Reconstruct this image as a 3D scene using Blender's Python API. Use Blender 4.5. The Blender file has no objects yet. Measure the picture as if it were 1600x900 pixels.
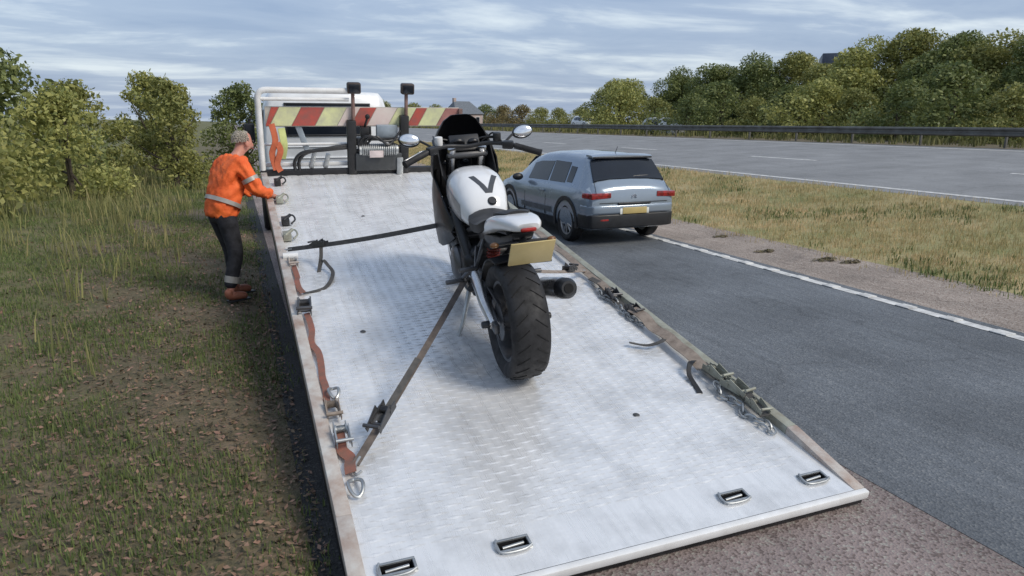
import bpy, bmesh, math, random
import numpy as np
from mathutils import Vector, Matrix, Euler
R = math.radians
random.seed(7); rng = np.random.default_rng(11)
scn = bpy.context.scene
C = scn.collection

# ------------------------------------------------------------------ camera
CAM_H = 1.9
cam = bpy.data.cameras.new('camera'); camo = bpy.data.objects.new('camera', cam); C.objects.link(camo)
cam.sensor_width = 36; cam.lens = 36 * 1080 / 1600; cam.clip_start = 0.05; cam.clip_end = 6000
camo.location = (0, 0, CAM_H); camo.rotation_euler = (R(90 - 13.536), 0, R(-21.556))
scn.camera = camo

# ------------------------------------------------------------------ sky, sun, exposure
SUN_EL, SUN_AZ = 41, 142          # azimuth measured from +Y towards +X
w = bpy.data.worlds.new('World'); scn.world = w; w.use_nodes = True
nt = w.node_tree; nt.nodes.clear(); N = nt.nodes.new; L = nt.links.new
out = N('ShaderNodeOutputWorld'); bg = N('ShaderNodeBackground'); L(bg.outputs[0], out.inputs[0])
sky = N('ShaderNodeTexSky'); sky.sky_type = 'NISHITA'; sky.sun_disc = False
sky.sun_elevation = R(SUN_EL); sky.sun_rotation = R(SUN_AZ); sky.air_density = 1.2; sky.dust_density = 2.0
tc = N('ShaderNodeTexCoord'); sep = N('ShaderNodeSeparateXYZ'); L(tc.outputs['Generated'], sep.inputs[0])
zc = N('ShaderNodeMath'); zc.operation = 'MAXIMUM'; L(sep.outputs[2], zc.inputs[0]); zc.inputs[1].default_value = 0.0
za = N('ShaderNodeMath'); za.operation = 'ADD'; L(zc.outputs[0], za.inputs[0]); za.inputs[1].default_value = 0.09
dx = N('ShaderNodeMath'); dx.operation = 'DIVIDE'; L(sep.outputs[0], dx.inputs[0]); L(za.outputs[0], dx.inputs[1])
dy = N('ShaderNodeMath'); dy.operation = 'DIVIDE'; L(sep.outputs[1], dy.inputs[0]); L(za.outputs[0], dy.inputs[1])
cmb = N('ShaderNodeCombineXYZ'); L(dx.outputs[0], cmb.inputs[0]); L(dy.outputs[0], cmb.inputs[1])
mp = N('ShaderNodeMapping'); L(cmb.outputs[0], mp.inputs[0]); mp.inputs['Rotation'].default_value = (0, 0, R(21)); mp.inputs['Scale'].default_value = (0.62, 1.0, 1); mp.inputs['Location'].default_value = (3.1, 1.7, 0)
n1 = N('ShaderNodeTexNoise'); L(mp.outputs[0], n1.inputs['Vector']); n1.inputs['Scale'].default_value = 1.05; n1.inputs['Detail'].default_value = 8; n1.inputs['Roughness'].default_value = 0.58; n1.inputs['Distortion'].default_value = 0.35
cr = N('ShaderNodeValToRGB'); L(n1.outputs['Fac'], cr.inputs[0])
e = cr.color_ramp.elements; e[0].position = 0.33; e[0].color = (1.65, 2.2, 3.3, 1); e[1].position = 0.66; e[1].color = (4.1, 4.6, 5.1, 1)
m_ = cr.color_ramp.elements.new(0.5); m_.color = (2.2, 2.75, 3.75, 1)
mix = N('ShaderNodeMixRGB'); mix.inputs[0].default_value = 0.85; L(sky.outputs[0], mix.inputs[1]); L(cr.outputs[0], mix.inputs[2])
L(mix.outputs[0], bg.inputs[0]); bg.inputs[1].default_value = 0.1
sun = bpy.data.lights.new('sun', 'SUN'); sun.energy = 1.5; sun.angle = R(20); sun.color = (1, 0.92, 0.80)
suno = bpy.data.objects.new('sun', sun); C.objects.link(suno)
sd = Vector((math.sin(R(SUN_AZ)) * math.cos(R(SUN_EL)), math.cos(R(SUN_AZ)) * math.cos(R(SUN_EL)), math.sin(R(SUN_EL))))
suno.rotation_euler = sd.to_track_quat('Z', 'Y').to_euler(); suno.location = (0, 0, 30)
vs = scn.view_settings; vs.view_transform = 'Standard'; vs.look = 'None'; vs.exposure = 0.85; vs.gamma = 1.0; vs.use_curve_mapping = False

# ------------------------------------------------------------------ materials
MATS = {}
def mat(name, col, rough=0.5, metal=0.0, var=0.12, vscale=6.0, bump=0.0, bscale=60.0, col2=None, spec=0.5, coat=0.0, island=0.0, alpha=1.0, detail=5, ao=None, trans=0.0):
    if name in MATS: return MATS[name]
    m = bpy.data.materials.new(name); MATS[name] = m; m.use_nodes = True
    t = m.node_tree; b = t.nodes['Principled BSDF']
    def nn(k): return t.nodes.new(k)
    lk = t.links.new
    b.inputs['Roughness'].default_value = rough; b.inputs['Metallic'].default_value = metal
    b.inputs['Specular IOR Level'].default_value = spec; b.inputs['Coat Weight'].default_value = coat
    b.inputs['Coat Roughness'].default_value = 0.06
    tcn = nn('ShaderNodeTexCoord')
    no = nn('ShaderNodeTexNoise'); no.inputs['Scale'].default_value = vscale; no.inputs['Detail'].default_value = detail; no.inputs['Roughness'].default_value = 0.62
    lk(tcn.outputs['Object'], no.inputs['Vector'])
    c2 = col2 if col2 else tuple(c * (1 - 3.0 * var) if c * (1 - 3.0 * var) > 0 else 0 for c in col)
    c1 = col if col2 else tuple(min(1, c * (1 + var)) for c in col)
    rp = nn('ShaderNodeValToRGB'); lk(no.outputs['Fac'], rp.inputs[0])
    rp.color_ramp.elements[0].position = 0.3; rp.color_ramp.elements[1].position = 0.7
    rp.color_ramp.elements[0].color = (*c2, 1); rp.color_ramp.elements[1].color = (*c1, 1)
    cout = rp.outputs[0]
    if island > 0:
        ge = nn('ShaderNodeNewGeometry'); hs = nn('ShaderNodeHueSaturation'); mr = nn('ShaderNodeMapRange')
        lk(ge.outputs['Random Per Island'], mr.inputs[0]); mr.inputs[3].default_value = 1 - island; mr.inputs[4].default_value = 1 + island
        lk(mr.outputs[0], hs.inputs['Value']); lk(cout, hs.inputs['Color'])
        mh = nn('ShaderNodeMapRange'); lk(ge.outputs['Random Per Island'], mh.inputs[0]); mh.inputs[3].default_value = 0.5 + island * 0.06; mh.inputs[4].default_value = 0.5 - island * 0.06
        lk(mh.outputs[0], hs.inputs['Hue']); cout = hs.outputs[0]
    lk(cout, b.inputs['Base Color'])
    # a little roughness variation everywhere
    rr = nn('ShaderNodeMapRange'); lk(no.outputs['Fac'], rr.inputs[0]); rr.inputs[1].default_value = 0.3; rr.inputs[2].default_value = 0.7
    rr.inputs[3].default_value = min(1, rough * 1.2); rr.inputs[4].default_value = rough * 0.85; lk(rr.outputs[0], b.inputs['Roughness'])
    if bump > 0:
        nb = nn('ShaderNodeTexNoise'); nb.inputs['Scale'].default_value = bscale; nb.inputs['Detail'].default_value = 3
        lk(tcn.outputs['Object'], nb.inputs['Vector'])
        bm_ = nn('ShaderNodeBump'); bm_.inputs['Strength'].default_value = bump; bm_.inputs['Distance'].default_value = 0.02
        lk(nb.outputs['Fac'], bm_.inputs['Height']); lk(bm_.outputs[0], b.inputs['Normal'])
    if trans > 0:
        b.inputs['Subsurface Weight'].default_value = 0
        tr = nn('ShaderNodeBsdfTranslucent'); lk(cout, tr.inputs['Color'])
        ms = nn('ShaderNodeMixShader'); ms.inputs[0].default_value = trans
        lk(b.outputs[0], ms.inputs[1]); lk(tr.outputs[0], ms.inputs[2]); lk(ms.outputs[0], t.nodes['Material Output'].inputs[0])
    return m

def speckle(name, base, light, dark, rough=0.85, big=0.7):
    """asphalt with visible aggregate, worn patches and wheel tracks"""
    m = bpy.data.materials.new(name); MATS[name] = m; m.use_nodes = True
    t = m.node_tree; b = t.nodes['Principled BSDF']; nn = t.nodes.new; lk = t.links.new
    g = nn('ShaderNodeTexCoord')
    v = nn('ShaderNodeTexVoronoi'); v.inputs['Scale'].default_value = 75; lk(g.outputs['Object'], v.inputs['Vector'])
    sx = nn('ShaderNodeSeparateColor'); lk(v.outputs['Color'], sx.inputs[0])
    r1 = nn('ShaderNodeValToRGB'); lk(sx.outputs[0], r1.inputs[0]); r1.color_ramp.interpolation = 'CONSTANT'
    r1.color_ramp.elements[0].color = (*dark, 1); r1.color_ramp.elements[1].position = 0.22; r1.color_ramp.elements[1].color = (*base, 1)
    el = r1.color_ramp.elements.new(0.86); el.color = (*light, 1)
    n = nn('ShaderNodeTexNoise'); n.inputs['Scale'].default_value = 0.9; n.inputs['Detail'].default_value = 7; lk(g.outputs['Object'], n.inputs['Vector'])
    n2 = nn('ShaderNodeTexNoise'); n2.inputs['Scale'].default_value = 9; n2.inputs['Detail'].default_value = 6
    mpn = nn('ShaderNodeMapping'); lk(g.outputs['Object'], mpn.inputs[0]); mpn.inputs['Scale'].default_value = (1.6, 0.12, 1); lk(mpn.outputs[0], n2.inputs['Vector'])
    mr = nn('ShaderNodeMapRange'); lk(n.outputs['Fac'], mr.inputs[0]); mr.inputs[1].default_value = 0.3; mr.inputs[2].default_value = 0.7; mr.inputs[3].default_value = big; mr.inputs[4].default_value = 1.2
    mr2 = nn('ShaderNodeMapRange'); lk(n2.outputs['Fac'], mr2.inputs[0]); mr2.inputs[1].default_value = 0.3; mr2.inputs[2].default_value = 0.7; mr2.inputs[3].default_value = 0.86; mr2.inputs[4].default_value = 1.1
    mu = nn('ShaderNodeMath'); mu.operation = 'MULTIPLY'; lk(mr.outputs[0], mu.inputs[0]); lk(mr2.outputs[0], mu.inputs[1])
    hs = nn('ShaderNodeHueSaturation'); lk(r1.outputs[0], hs.inputs['Color']); lk(mu.outputs[0], hs.inputs['Value']); lk(hs.outputs[0], b.inputs['Base Color'])
    b.inputs['Roughness'].default_value = rough
    dn = nn('ShaderNodeTexNoise'); dn.inputs['Scale'].default_value = 2.5; dn.inputs['Detail'].default_value = 5; lk(g.outputs['Object'], dn.inputs['Vector'])
    va = nn('ShaderNodeMixRGB'); va.blend_type = 'ADD'; va.inputs[0].default_value = .55; lk(g.outputs['Object'], va.inputs[1]); lk(dn.outputs['Color'], va.inputs[2])
    ck = nn('ShaderNodeTexVoronoi'); ck.feature = 'DISTANCE_TO_EDGE'; ck.inputs['Scale'].default_value = .42; lk(va.outputs[0], ck.inputs['Vector'])
    cm = nn('ShaderNodeMapRange'); lk(ck.outputs[0], cm.inputs[0]); cm.inputs[1].default_value = .002; cm.inputs[2].default_value = .009; cm.inputs[3].default_value = .82; cm.inputs[4].default_value = 1
    m2 = nn('ShaderNodeMath'); m2.operation = 'MULTIPLY'; lk(mu.outputs[0], m2.inputs[0]); lk(cm.outputs[0], m2.inputs[1]); lk(m2.outputs[0], hs.inputs['Value'])
    bp = nn('ShaderNodeBump'); bp.inputs['Strength'].default_value = 0.5; bp.inputs['Distance'].default_value = 0.008; lk(v.outputs['Distance'], bp.inputs['Height']); lk(bp.outputs[0], b.inputs['Normal'])
    return m

# ------------------------------------------------------------------ mesh builder
def V(*a): return Vector(a[0] if len(a) == 1 else a)
class MB:
    def __init__(s): s.v = []; s.f = []
    def add(s, vs, fs):
        o = len(s.v); s.v += [tuple(p) for p in vs]; s.f += [tuple(i + o for i in f) for f in fs]; return s
    def box(s, c, d, rot=None):
        h = V(d) / 2; M = rot.to_3x3() if rot is not None else Matrix.Identity(3); c = V(c)
        vs = [c + M @ V(x * h.x, y * h.y, z * h.z) for x in (-1, 1) for y in (-1, 1) for z in (-1, 1)]
        return s.add(vs, [(0, 1, 3, 2), (4, 6, 7, 5), (0, 4, 5, 1), (2, 3, 7, 6), (0, 2, 6, 4), (1, 5, 7, 3)])
    def rings(s, rings, closed=True, cap=True, loop=False):
        n = len(rings[0]); o = len(s.v); m = len(rings)
        for r_ in rings: s.v += [tuple(p) for p in r_]
        for i in range(m if loop else m - 1):
            a, b = i, (i + 1) % m
            for j in range(n if closed else n - 1):
                k = (j + 1) % n
                s.f.append((o + a * n + j, o + a * n + k, o + b * n + k, o + b * n + j))
        if cap and closed and not loop:
            s.f.append(tuple(o + j for j in range(n - 1, -1, -1))); s.f.append(tuple(o + (m - 1) * n + j for j in range(n)))
        return s
    def tube(s, pts, r, n=10, loop=False, cap=True):
        pts = [V(p) for p in pts]; m = len(pts); rs = r if isinstance(r, (list, tuple)) else [r] * m
        up = None; out = []
        for i, p in enumerate(pts):
            a = pts[i - 1] if (i > 0 or loop) else p; b = pts[(i + 1) % m] if (i < m - 1 or loop) else p
            d = (b - a)
            d = d.normalized() if d.length > 1e-9 else V(0, 0, 1)
            if up is None: up = V(0, 0, 1) if abs(d.z) < 0.9 else V(1, 0, 0)
            x = d.cross(up)
            if x.length < 1e-6: x = d.cross(V(1, 0, 0))
            x.normalize(); up = x.cross(d)
            out.append([p + (x * math.cos(q) + up * math.sin(q)) * rs[i] for q in [2 * math.pi * j / n for j in range(n)]])
        return s.rings(out, cap=cap, loop=loop)
    def cyl(s, p0, p1, r0, r1=None, n=16): return s.tube([p0, p1], [r0, r0 if r1 is None else r1], n)
    def lathe(s, prof, o=(0, 0, 0), axis='x', n=32, loop=False):
        """prof: list of (radius, height along the axis)"""
        o = V(o); rr = []
        for r_, h in prof:
            ring = []
            for j in range(n):
                q = 2 * math.pi * j / n; a, b = r_ * math.cos(q), r_ * math.sin(q)
                ring.append(o + (V(h, a, b) if axis == 'x' else V(b, h, a) if axis == 'y' else V(a, b, h)))
            rr.append(ring)
        return s.rings(rr, cap=not loop, loop=loop)
    def ribbon(s, pts, wid, thick, side=(1, 0, 0)):
        """flat webbing: swept rectangle; side = width direction"""
        pts = [V(p) for p in pts]; sd_ = V(side); out = []
        for i, p in enumerate(pts):
            d = (pts[min(i + 1, len(pts) - 1)] - pts[max(i - 1, 0)]).normalized()
            x = (sd_ - d * sd_.dot(d))
            x = x.normalized() if x.length > 1e-4 else d.orthogonal().normalized()
            nrm = x.cross(d).normalized()
            out.append([p + x * wid / 2 + nrm * thick / 2, p - x * wid / 2 + nrm * thick / 2, p - x * wid / 2 - nrm * thick / 2, p + x * wid / 2 - nrm * thick / 2])
        return s.rings(out)
    def sphere(s, c, r, n=16, m=10):
        c = V(c); r = V(r) if not isinstance(r, (int, float)) else V(r, r, r)
        rr = [[c + V(r.x * math.sin(p) * math.cos(q), r.y * math.sin(p) * math.sin(q), r.z * math.cos(p)) for q in [2 * math.pi * j / n for j in range(n)]] for p in [math.pi * (0.02 + 0.96 * i / m) for i in range(m + 1)]]
        return s.rings(rr)
    def xf(s, M): s.v = [tuple(M @ V(p)) for p in s.v]; return s
    def build(s, name, material, parent=None, bevel=0.0, seg=2, smooth=True, angle=38, matrix=None):
        me = bpy.data.meshes.new(name); me.from_pydata(s.v, [], s.f)
        b = bmesh.new(); b.from_mesh(me); bmesh.ops.recalc_face_normals(b, faces=b.faces)
        if bevel > 0:
            es = [e_ for e_ in b.edges if len(e_.link_faces) == 2 and e_.calc_face_angle(0) > R(30)]
            bmesh.ops.bevel(b, geom=es, offset=bevel, offset_type='OFFSET', segments=seg, affect='EDGES', profile=0.5, clamp_overlap=True)
        b.to_mesh(me); b.free()
        if smooth:
            me.polygons.foreach_set('use_smooth', [True] * len(me.polygons)); me.set_sharp_from_angle(angle=R(angle))
        return link(name, me, material, parent, matrix)
def link(name, me, material, parent=None, matrix=None):
    o = bpy.data.objects.new(name, me); C.objects.link(o)
    if material is not None and not me.materials: me.materials.append(material)
    if parent is not None: o.parent = parent
    if matrix is not None: o.matrix_local = matrix
    return o
def empty(name, loc=(0, 0, 0), rot=(0, 0, 0)):
    o = bpy.data.objects.new(name, None); C.objects.link(o); o.location = loc; o.rotation_euler = rot; o.empty_display_size = 0.2
    return o
def tag(o, label=None, cat=None, group=None, kind=None):
    if label: o['label'] = label
    if cat: o['category'] = cat
    if group: o['group'] = group
    if kind: o['kind'] = kind
    return o
def np_mesh(name, verts, faces, k):
    """fast mesh: verts (n,3), faces (m,k)"""
    me = bpy.data.meshes.new(name); verts = np.asarray(verts, np.float32); faces = np.asarray(faces, np.int32)
    me.vertices.add(len(verts)); me.vertices.foreach_set('co', verts.ravel())
    me.loops.add(faces.size); me.loops.foreach_set('vertex_index', faces.ravel())
    me.polygons.add(len(faces)); me.polygons.foreach_set('loop_start', np.arange(0, faces.size, k, dtype=np.int32))
    me.update(); me.validate(); return me
def bez(p0, p1, p2, n=10):
    p0, p1, p2 = V(p0), V(p1), V(p2)
    return [p0 * (1 - t) ** 2 + p1 * 2 * t * (1 - t) + p2 * t * t for t in [i / n for i in range(n + 1)]]
def catmull(P, n=8):
    P = [V(p) for p in P]; out = []
    for i in range(len(P) - 1):
        a, b, c, d = P[max(i - 1, 0)], P[i], P[i + 1], P[min(i + 2, len(P) - 1)]
        for k in range(n):
            t = k / n
            out.append(0.5 * (2 * b + (c - a) * t + (2 * a - 5 * b + 4 * c - d) * t * t + (3 * b - a - 3 * c + d) * t ** 3))
    out.append(P[-1]); return out

# ------------------------------------------------------------------ shared materials
ALU = mat('deck_aluminium', (0.82, 0.82, 0.82), 0.30, 0.42, col2=(0.75, 0.755, 0.76), vscale=2.2, bump=0.05, bscale=140)
def deck_material():
    m = ALU; t = m.node_tree; nn = t.nodes.new; lk = t.links.new; b = t.nodes['Principled BSDF']
    g = nn('ShaderNodeTexCoord'); mp_ = nn('ShaderNodeMapping'); lk(g.outputs['Object'], mp_.inputs[0]); mp_.inputs['Scale'].default_value = (9, .7, 1)
    n = nn('ShaderNodeTexNoise'); n.inputs['Scale'].default_value = 2.2; n.inputs['Detail'].default_value = 8; n.inputs['Roughness'].default_value = .7; lk(mp_.outputs[0], n.inputs['Vector'])
    n2 = nn('ShaderNodeTexNoise'); n2.inputs['Scale'].default_value = 3.3; n2.inputs['Detail'].default_value = 7; n2.inputs['Roughness'].default_value = .65; lk(g.outputs['Object'], n2.inputs['Vector'])
    r1 = nn('ShaderNodeMapRange'); lk(n.outputs['Fac'], r1.inputs[0]); r1.inputs[1].default_value = .35; r1.inputs[2].default_value = .7; r1.inputs[3].default_value = .92; r1.inputs[4].default_value = 1.04
    r2 = nn('ShaderNodeMapRange'); lk(n2.outputs['Fac'], r2.inputs[0]); r2.inputs[1].default_value = .33; r2.inputs[2].default_value = .55; r2.inputs[3].default_value = .80; r2.inputs[4].default_value = 1.03
    mu = nn('ShaderNodeMath'); mu.operation = 'MULTIPLY'; lk(r1.outputs[0], mu.inputs[0]); lk(r2.outputs[0], mu.inputs[1])
    old = b.inputs['Base Color'].links[0].from_socket; hs = nn('ShaderNodeHueSaturation'); lk(old, hs.inputs['Color']); lk(mu.outputs[0], hs.inputs['Value']); lk(hs.outputs[0], b.inputs['Base Color'])
    rr = nn('ShaderNodeMapRange'); lk(n.outputs['Fac'], rr.inputs[0]); rr.inputs[1].default_value = .3; rr.inputs[2].default_value = .7; rr.inputs[3].default_value = .22; rr.inputs[4].default_value = .38; lk(rr.outputs[0], b.inputs['Roughness'])
deck_material()
STEEL = mat('galvanised_steel', (0.42, 0.44, 0.45), 0.45, 0.8, var=0.1, vscale=14)
PALE = mat('pale_painted_steel', (0.56, 0.56, 0.53), 0.5, 0.1, col2=(0.28, 0.185, 0.14), vscale=6, bump=0.1, detail=10)
OLIVE = mat('worn_grey_green_steel', (0.34, 0.36, 0.31), 0.55, 0.2, col2=(0.20, 0.19, 0.15), vscale=11, bump=0.1)
BLACK = mat('black_steel', (0.022, 0.023, 0.026), 0.5, 0.2, var=0.2, vscale=8)
PLASTIC = mat('black_plastic', (0.018, 0.019, 0.022), 0.42, 0, var=0.2, vscale=9)
RUBBER = mat('tyre_rubber', (0.013, 0.013, 0.015), 0.68, 0, var=0.2, vscale=18, bump=0.06, bscale=90)
WHITE = mat('white_paint', (0.72, 0.74, 0.76), 0.32, 0, var=0.05, vscale=4, coat=0.4)
WHITEF = mat('white_frame_paint', (0.74, 0.75, 0.76), 0.42, 0, col2=(0.58, 0.58, 0.57), vscale=7)
RED = mat('reflective_red', (0.48, 0.075, 0.055), 0.5, 0, col2=(0.27, 0.09, 0.075), vscale=9)
YEL = mat('reflective_yellow', (0.68, 0.70, 0.36), 0.5, 0, col2=(0.46, 0.46, 0.32), vscale=8)
GLASS = mat('dark_glass', (0.012, 0.016, 0.024), 0.12, 0, var=0.1, vscale=2, spec=0.45, coat=0.0)
SILVER = mat('brushed_silver', (0.6, 0.6, 0.61), 0.28, 1.0, var=0.08, vscale=10)
ORANGE = mat('orange_webbing', (0.30, 0.105, 0.07), 0.85, 0, col2=(0.17, 0.10, 0.08), vscale=16, bump=0.15, bscale=220)
GREYWEB = mat('grey_webbing', (0.085, 0.08, 0.075), 0.85, 0, col2=(0.05, 0.05, 0.05), vscale=20, bump=0.15, bscale=220)
TANWEB = mat('dirty_tan_webbing', (0.30, 0.25, 0.21), 0.85, 0, col2=(0.16, 0.13, 0.11), vscale=14, bump=0.2, bscale=200)
LAMPRED = mat('red_lamp_lens', (0.33, 0.02, 0.018), 0.12, 0, var=0.25, vscale=14, coat=0.5)
PLATEY = mat('yellow_plate', (0.46, 0.36, 0.15), 0.4, 0, var=0.05)
BARK = mat('bark', (0.10, 0.08, 0.06), 0.9, 0, col2=(0.05, 0.04, 0.03), vscale=12, bump=0.5, bscale=25)

# ------------------------------------------------------------------ the setting: ground, roads, markings
PROF = [(-900, 6.0), (-60, 3.0), (-14, 1.4), (-5.0, 0.55), (-1.6, 0.12), (-0.10, 0.05), (0.17, 0.0), (6.9, 0.0), (8.0, 0.02), (10.3, 0.20), (12.3, 0.50), (24.4, 1.02), (27, 1.0), (36, 0.95), (70, 0.9), (1500, 0.6)]
def gz(x):
    for (a, za_), (b, zb_) in zip(PROF, PROF[1:]):
        if a <= x <= b: return za_ + (zb_ - za_) * (x - a) / (b - a)
    return PROF[-1][1]
YS = [-60, -20, -8, -2, 0, 2, 4, 6, 8, 10, 13, 16, 20, 25, 30, 40, 55, 75, 100, 150, 250, 400, 700, 1500]
def strip(name, x0, x1, dz, m, ys=YS, kind='structure'):
    xs = sorted({x0, x1} | {p[0] for p in PROF if x0 < p[0] < x1})
    me = MB()
    rows = [[(x, y, gz(x) + dz) for x in xs] for y in ys]
    me.rings(rows, closed=False, cap=False)
    o = me.build(name, m, smooth=False); o['kind'] = kind
    return o
EARTH = mat('verge_earth', (0.17, 0.125, 0.080), 0.95, 0, col2=(0.060, 0.062, 0.030), vscale=5.5, bump=1.0, bscale=38, detail=9)
def bank_turf():      # litter-covered earth by the road gives way raggedly to turf up the bank
    t = EARTH.node_tree; nn = t.nodes.new; lk = t.links.new; b = t.nodes['Principled BSDF']; g = nn('ShaderNodeTexCoord')
    sp_ = nn('ShaderNodeSeparateXYZ'); lk(g.outputs['Object'], sp_.inputs[0]); n = nn('ShaderNodeTexNoise'); n.inputs['Scale'].default_value = .9; n.inputs['Detail'].default_value = 8; lk(g.outputs['Object'], n.inputs['Vector'])
    k = nn('ShaderNodeMath'); k.operation = 'MULTIPLY_ADD'; lk(n.outputs['Fac'], k.inputs[0]); k.inputs[1].default_value = 5.0; lk(sp_.outputs[0], k.inputs[2])
    mr = nn('ShaderNodeMapRange'); lk(k.outputs[0], mr.inputs[0]); mr.inputs[1].default_value = 1.3; mr.inputs[2].default_value = -.4; mr.inputs[3].default_value = 0; mr.inputs[4].default_value = 1
    n2 = nn('ShaderNodeTexNoise'); n2.inputs['Scale'].default_value = 3; n2.inputs['Detail'].default_value = 9; lk(g.outputs['Object'], n2.inputs['Vector'])
    rp = nn('ShaderNodeValToRGB'); lk(n2.outputs['Fac'], rp.inputs[0]); rp.color_ramp.elements[0].position = .35; rp.color_ramp.elements[1].position = .68; rp.color_ramp.elements[0].color = (.075, .085, .030, 1); rp.color_ramp.elements[1].color = (.17, .155, .068, 1)
    mx = nn('ShaderNodeMixRGB'); lk(mr.outputs[0], mx.inputs[0]); lk(b.inputs['Base Color'].links[0].from_socket, mx.inputs[1]); lk(rp.outputs[0], mx.inputs[2]); lk(mx.outputs[0], b.inputs['Base Color'])
bank_turf()
strip('ground', -900, 1500, 0.0, EARTH)
ASPH = speckle('lane_asphalt', (0.118, 0.130, 0.145), (0.16, 0.17, 0.18), (0.09, 0.10, 0.112), 0.72)
SHOULD = speckle('shoulder_asphalt', (0.235, 0.190, 0.18), (0.27, 0.25, 0.225), (0.14, 0.108, 0.10), 0.85)
EDGE_SHADE = speckle('shaded_edge_asphalt', (0.034, 0.033, 0.032), (0.06, 0.058, 0.055), (0.02, 0.02, 0.02), 0.85)  # edge asphalt with the shade beside the bed put into its near-black colour
FARASPH = speckle('opposite_asphalt', (0.21, 0.215, 0.22), (0.25, 0.25, 0.25), (0.17, 0.175, 0.18), 0.8, 0.85)
GRAV = speckle('gritty_edge', (0.30, 0.25, 0.215), (0.38, 0.34, 0.30), (0.19, 0.15, 0.125), 0.95)
strip('pavement_edge', 0.17, 0.36, 0.004, EDGE_SHADE)
strip('hard_shoulder', 0.36, 3.05, 0.006, SHOULD)
strip('road', 3.05, 6.62, 0.008, ASPH)
strip('gritty_margin', 6.62, 8.0, 0.005, GRAV)
strip('grass_reservation', 8.0, 12.3, 0.004, mat('reservation_turf', (.40, .32, .17), .95, 0, col2=(.17, .19, .07), vscale=1.1, bump=.6, bscale=24, detail=9))
strip('opposite_road', 12.3, 24.0, 0.006, FARASPH)
PAINT = mat('road_paint', (0.74, 0.74, 0.72), 0.7, 0, col2=(0.34, 0.34, 0.335), vscale=9, bump=0.2, detail=10)
# the ribbed edge line: a painted strip with raised ribs
mb = MB(); mb.rings([[(6.36, y, 0.012), (6.49, y, 0.012)] for y in YS], closed=False, cap=False)
mk = mb.build('road_marking', PAINT, smooth=False); mk['kind'] = 'structure'
mb = MB()
for i in range(150):
    y = 2.0 + i * 0.5
    mb.box((6.425, y, 0.016), (0.135, 0.16, 0.010))
rb = mb.build('raised_ribs', PAINT, mk, bevel=0.003); rb['kind'] = 'stuff'
for x_ in (12.8, 17.0, 23.3):
    mb = MB(); z0 = gz(x_ - .08) + .012; z1 = gz(x_ + .08) + .012
    if x_ == 17.0:
        for i in range(26):
            y = -10 + i * 9; mb.add([(x_ - .07, y, z0), (x_ + .07, y, z1), (x_ + .07, y + 3, z1), (x_ - .07, y + 3, z0)], [(0, 1, 2, 3)])
    else: mb.rings([[(x_ - .08, y, z0), (x_ + .08, y, z1)] for y in YS], closed=False, cap=False)
    o = mb.build('road_marking', PAINT, smooth=False); o['kind'] = 'structure'

# ------------------------------------------------------------------ recovery truck
BX, BY = 0.273, 2.288; BW, BL = 2.55, 6.72; TILT = R(10.083)
BEDM = Matrix.Translation((0, 0, 0.10)) @ Matrix.Rotation(TILT, 4, 'X')       # bed frame inside the truck
TROOT = empty('recovery_truck', (BX, BY, 0))
tag(TROOT, 'white recovery truck with its silver flatbed tilted down to the road', 'recovery truck')
BEDW = Matrix.Translation((BX, BY, 0)) @ BEDM
def bedp(x, y, z=0): return BEDW @ V(x, y, z)

# deck plate with real openings for the lashing pockets
SLOTS = [(0.20, 0.185), (0.70, 0.165), (1.845, 0.14), (2.345, 0.14)]
SW, SH = 0.135, 0.05
def deck_mesh():
    mb = MB()
    rail = 0.07
    xs = sorted({rail, BW - rail} | {s_[0] - SW / 2 for s_ in SLOTS} | {s_[0] + SW / 2 for s_ in SLOTS} | {0.45, 0.95, 1.27, 1.6, 2.1})
    ys = sorted({0.0, BL} | {s_[1] - SH / 2 for s_ in SLOTS} | {s_[1] + SH / 2 for s_ in SLOTS} | {0.5 * i for i in range(1, 14)})
    def hole(xc, yc): return any(abs(xc - a) < SW / 2 and abs(yc - b) < SH / 2 for a, b in SLOTS)
    idx = {}
    vs, fs = [], []
    def vid(i, j):
        if (i, j) not in idx:
            idx[(i, j)] = len(vs)
            vs.append((xs[i], ys[j], 0))
        return idx[(i, j)]
    for i in range(len(xs) - 1):
        for j in range(len(ys) - 1):
            if not hole((xs[i] + xs[i + 1]) / 2, (ys[j] + ys[j + 1]) / 2):
                fs.append((vid(i, j), vid(i + 1, j), vid(i + 1, j + 1), vid(i, j + 1)))
    mb.add(vs, fs); return mb
bed = deck_mesh().build('flatbed', ALU, TROOT, smooth=False, matrix=BEDM)
bed['label'] = 'silver aluminium tread plate deck'
# raised tread bars
bars = []; fa = []
def tread():
    px, py, lx, ly, h = 0.150, 0.040, 0.136, 0.022, 0.0046
    vs, fs = [], []
    ny = int((BL - 0.3) / py)
    for j in range(ny):
        y = 0.28 + j * py
        nx = int((BW - 0.22) / px)
        for i in range(nx):
            x = 0.13 + (i + (0.5 if j % 2 else 0)) * px
            if x + lx / 2 > BW - 0.09: continue
            o = len(vs)
            vs += [(x - lx / 2, y, 0.0003), (x, y - ly / 2, 0.0003), (x + lx / 2, y, 0.0003), (x, y + ly / 2, 0.0003), (x - lx / 3.2, y, h), (x + lx / 3.2, y, h)]
            fs += [(o, o + 1, o + 4), (o + 1, o + 5, o + 4), (o + 1, o + 2, o + 5), (o + 2, o + 3, o + 5), (o + 3, o + 4, o + 5), (o + 3, o, o + 4)]
    return np_mesh('tread_bars', vs, fs, 3)
tb = link('tread_bars', tread(), ALU, bed); tb['kind'] = 'stuff'
DGREY_ = mat('bolt_grey', (.10, .10, .10), .5, .6)
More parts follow.
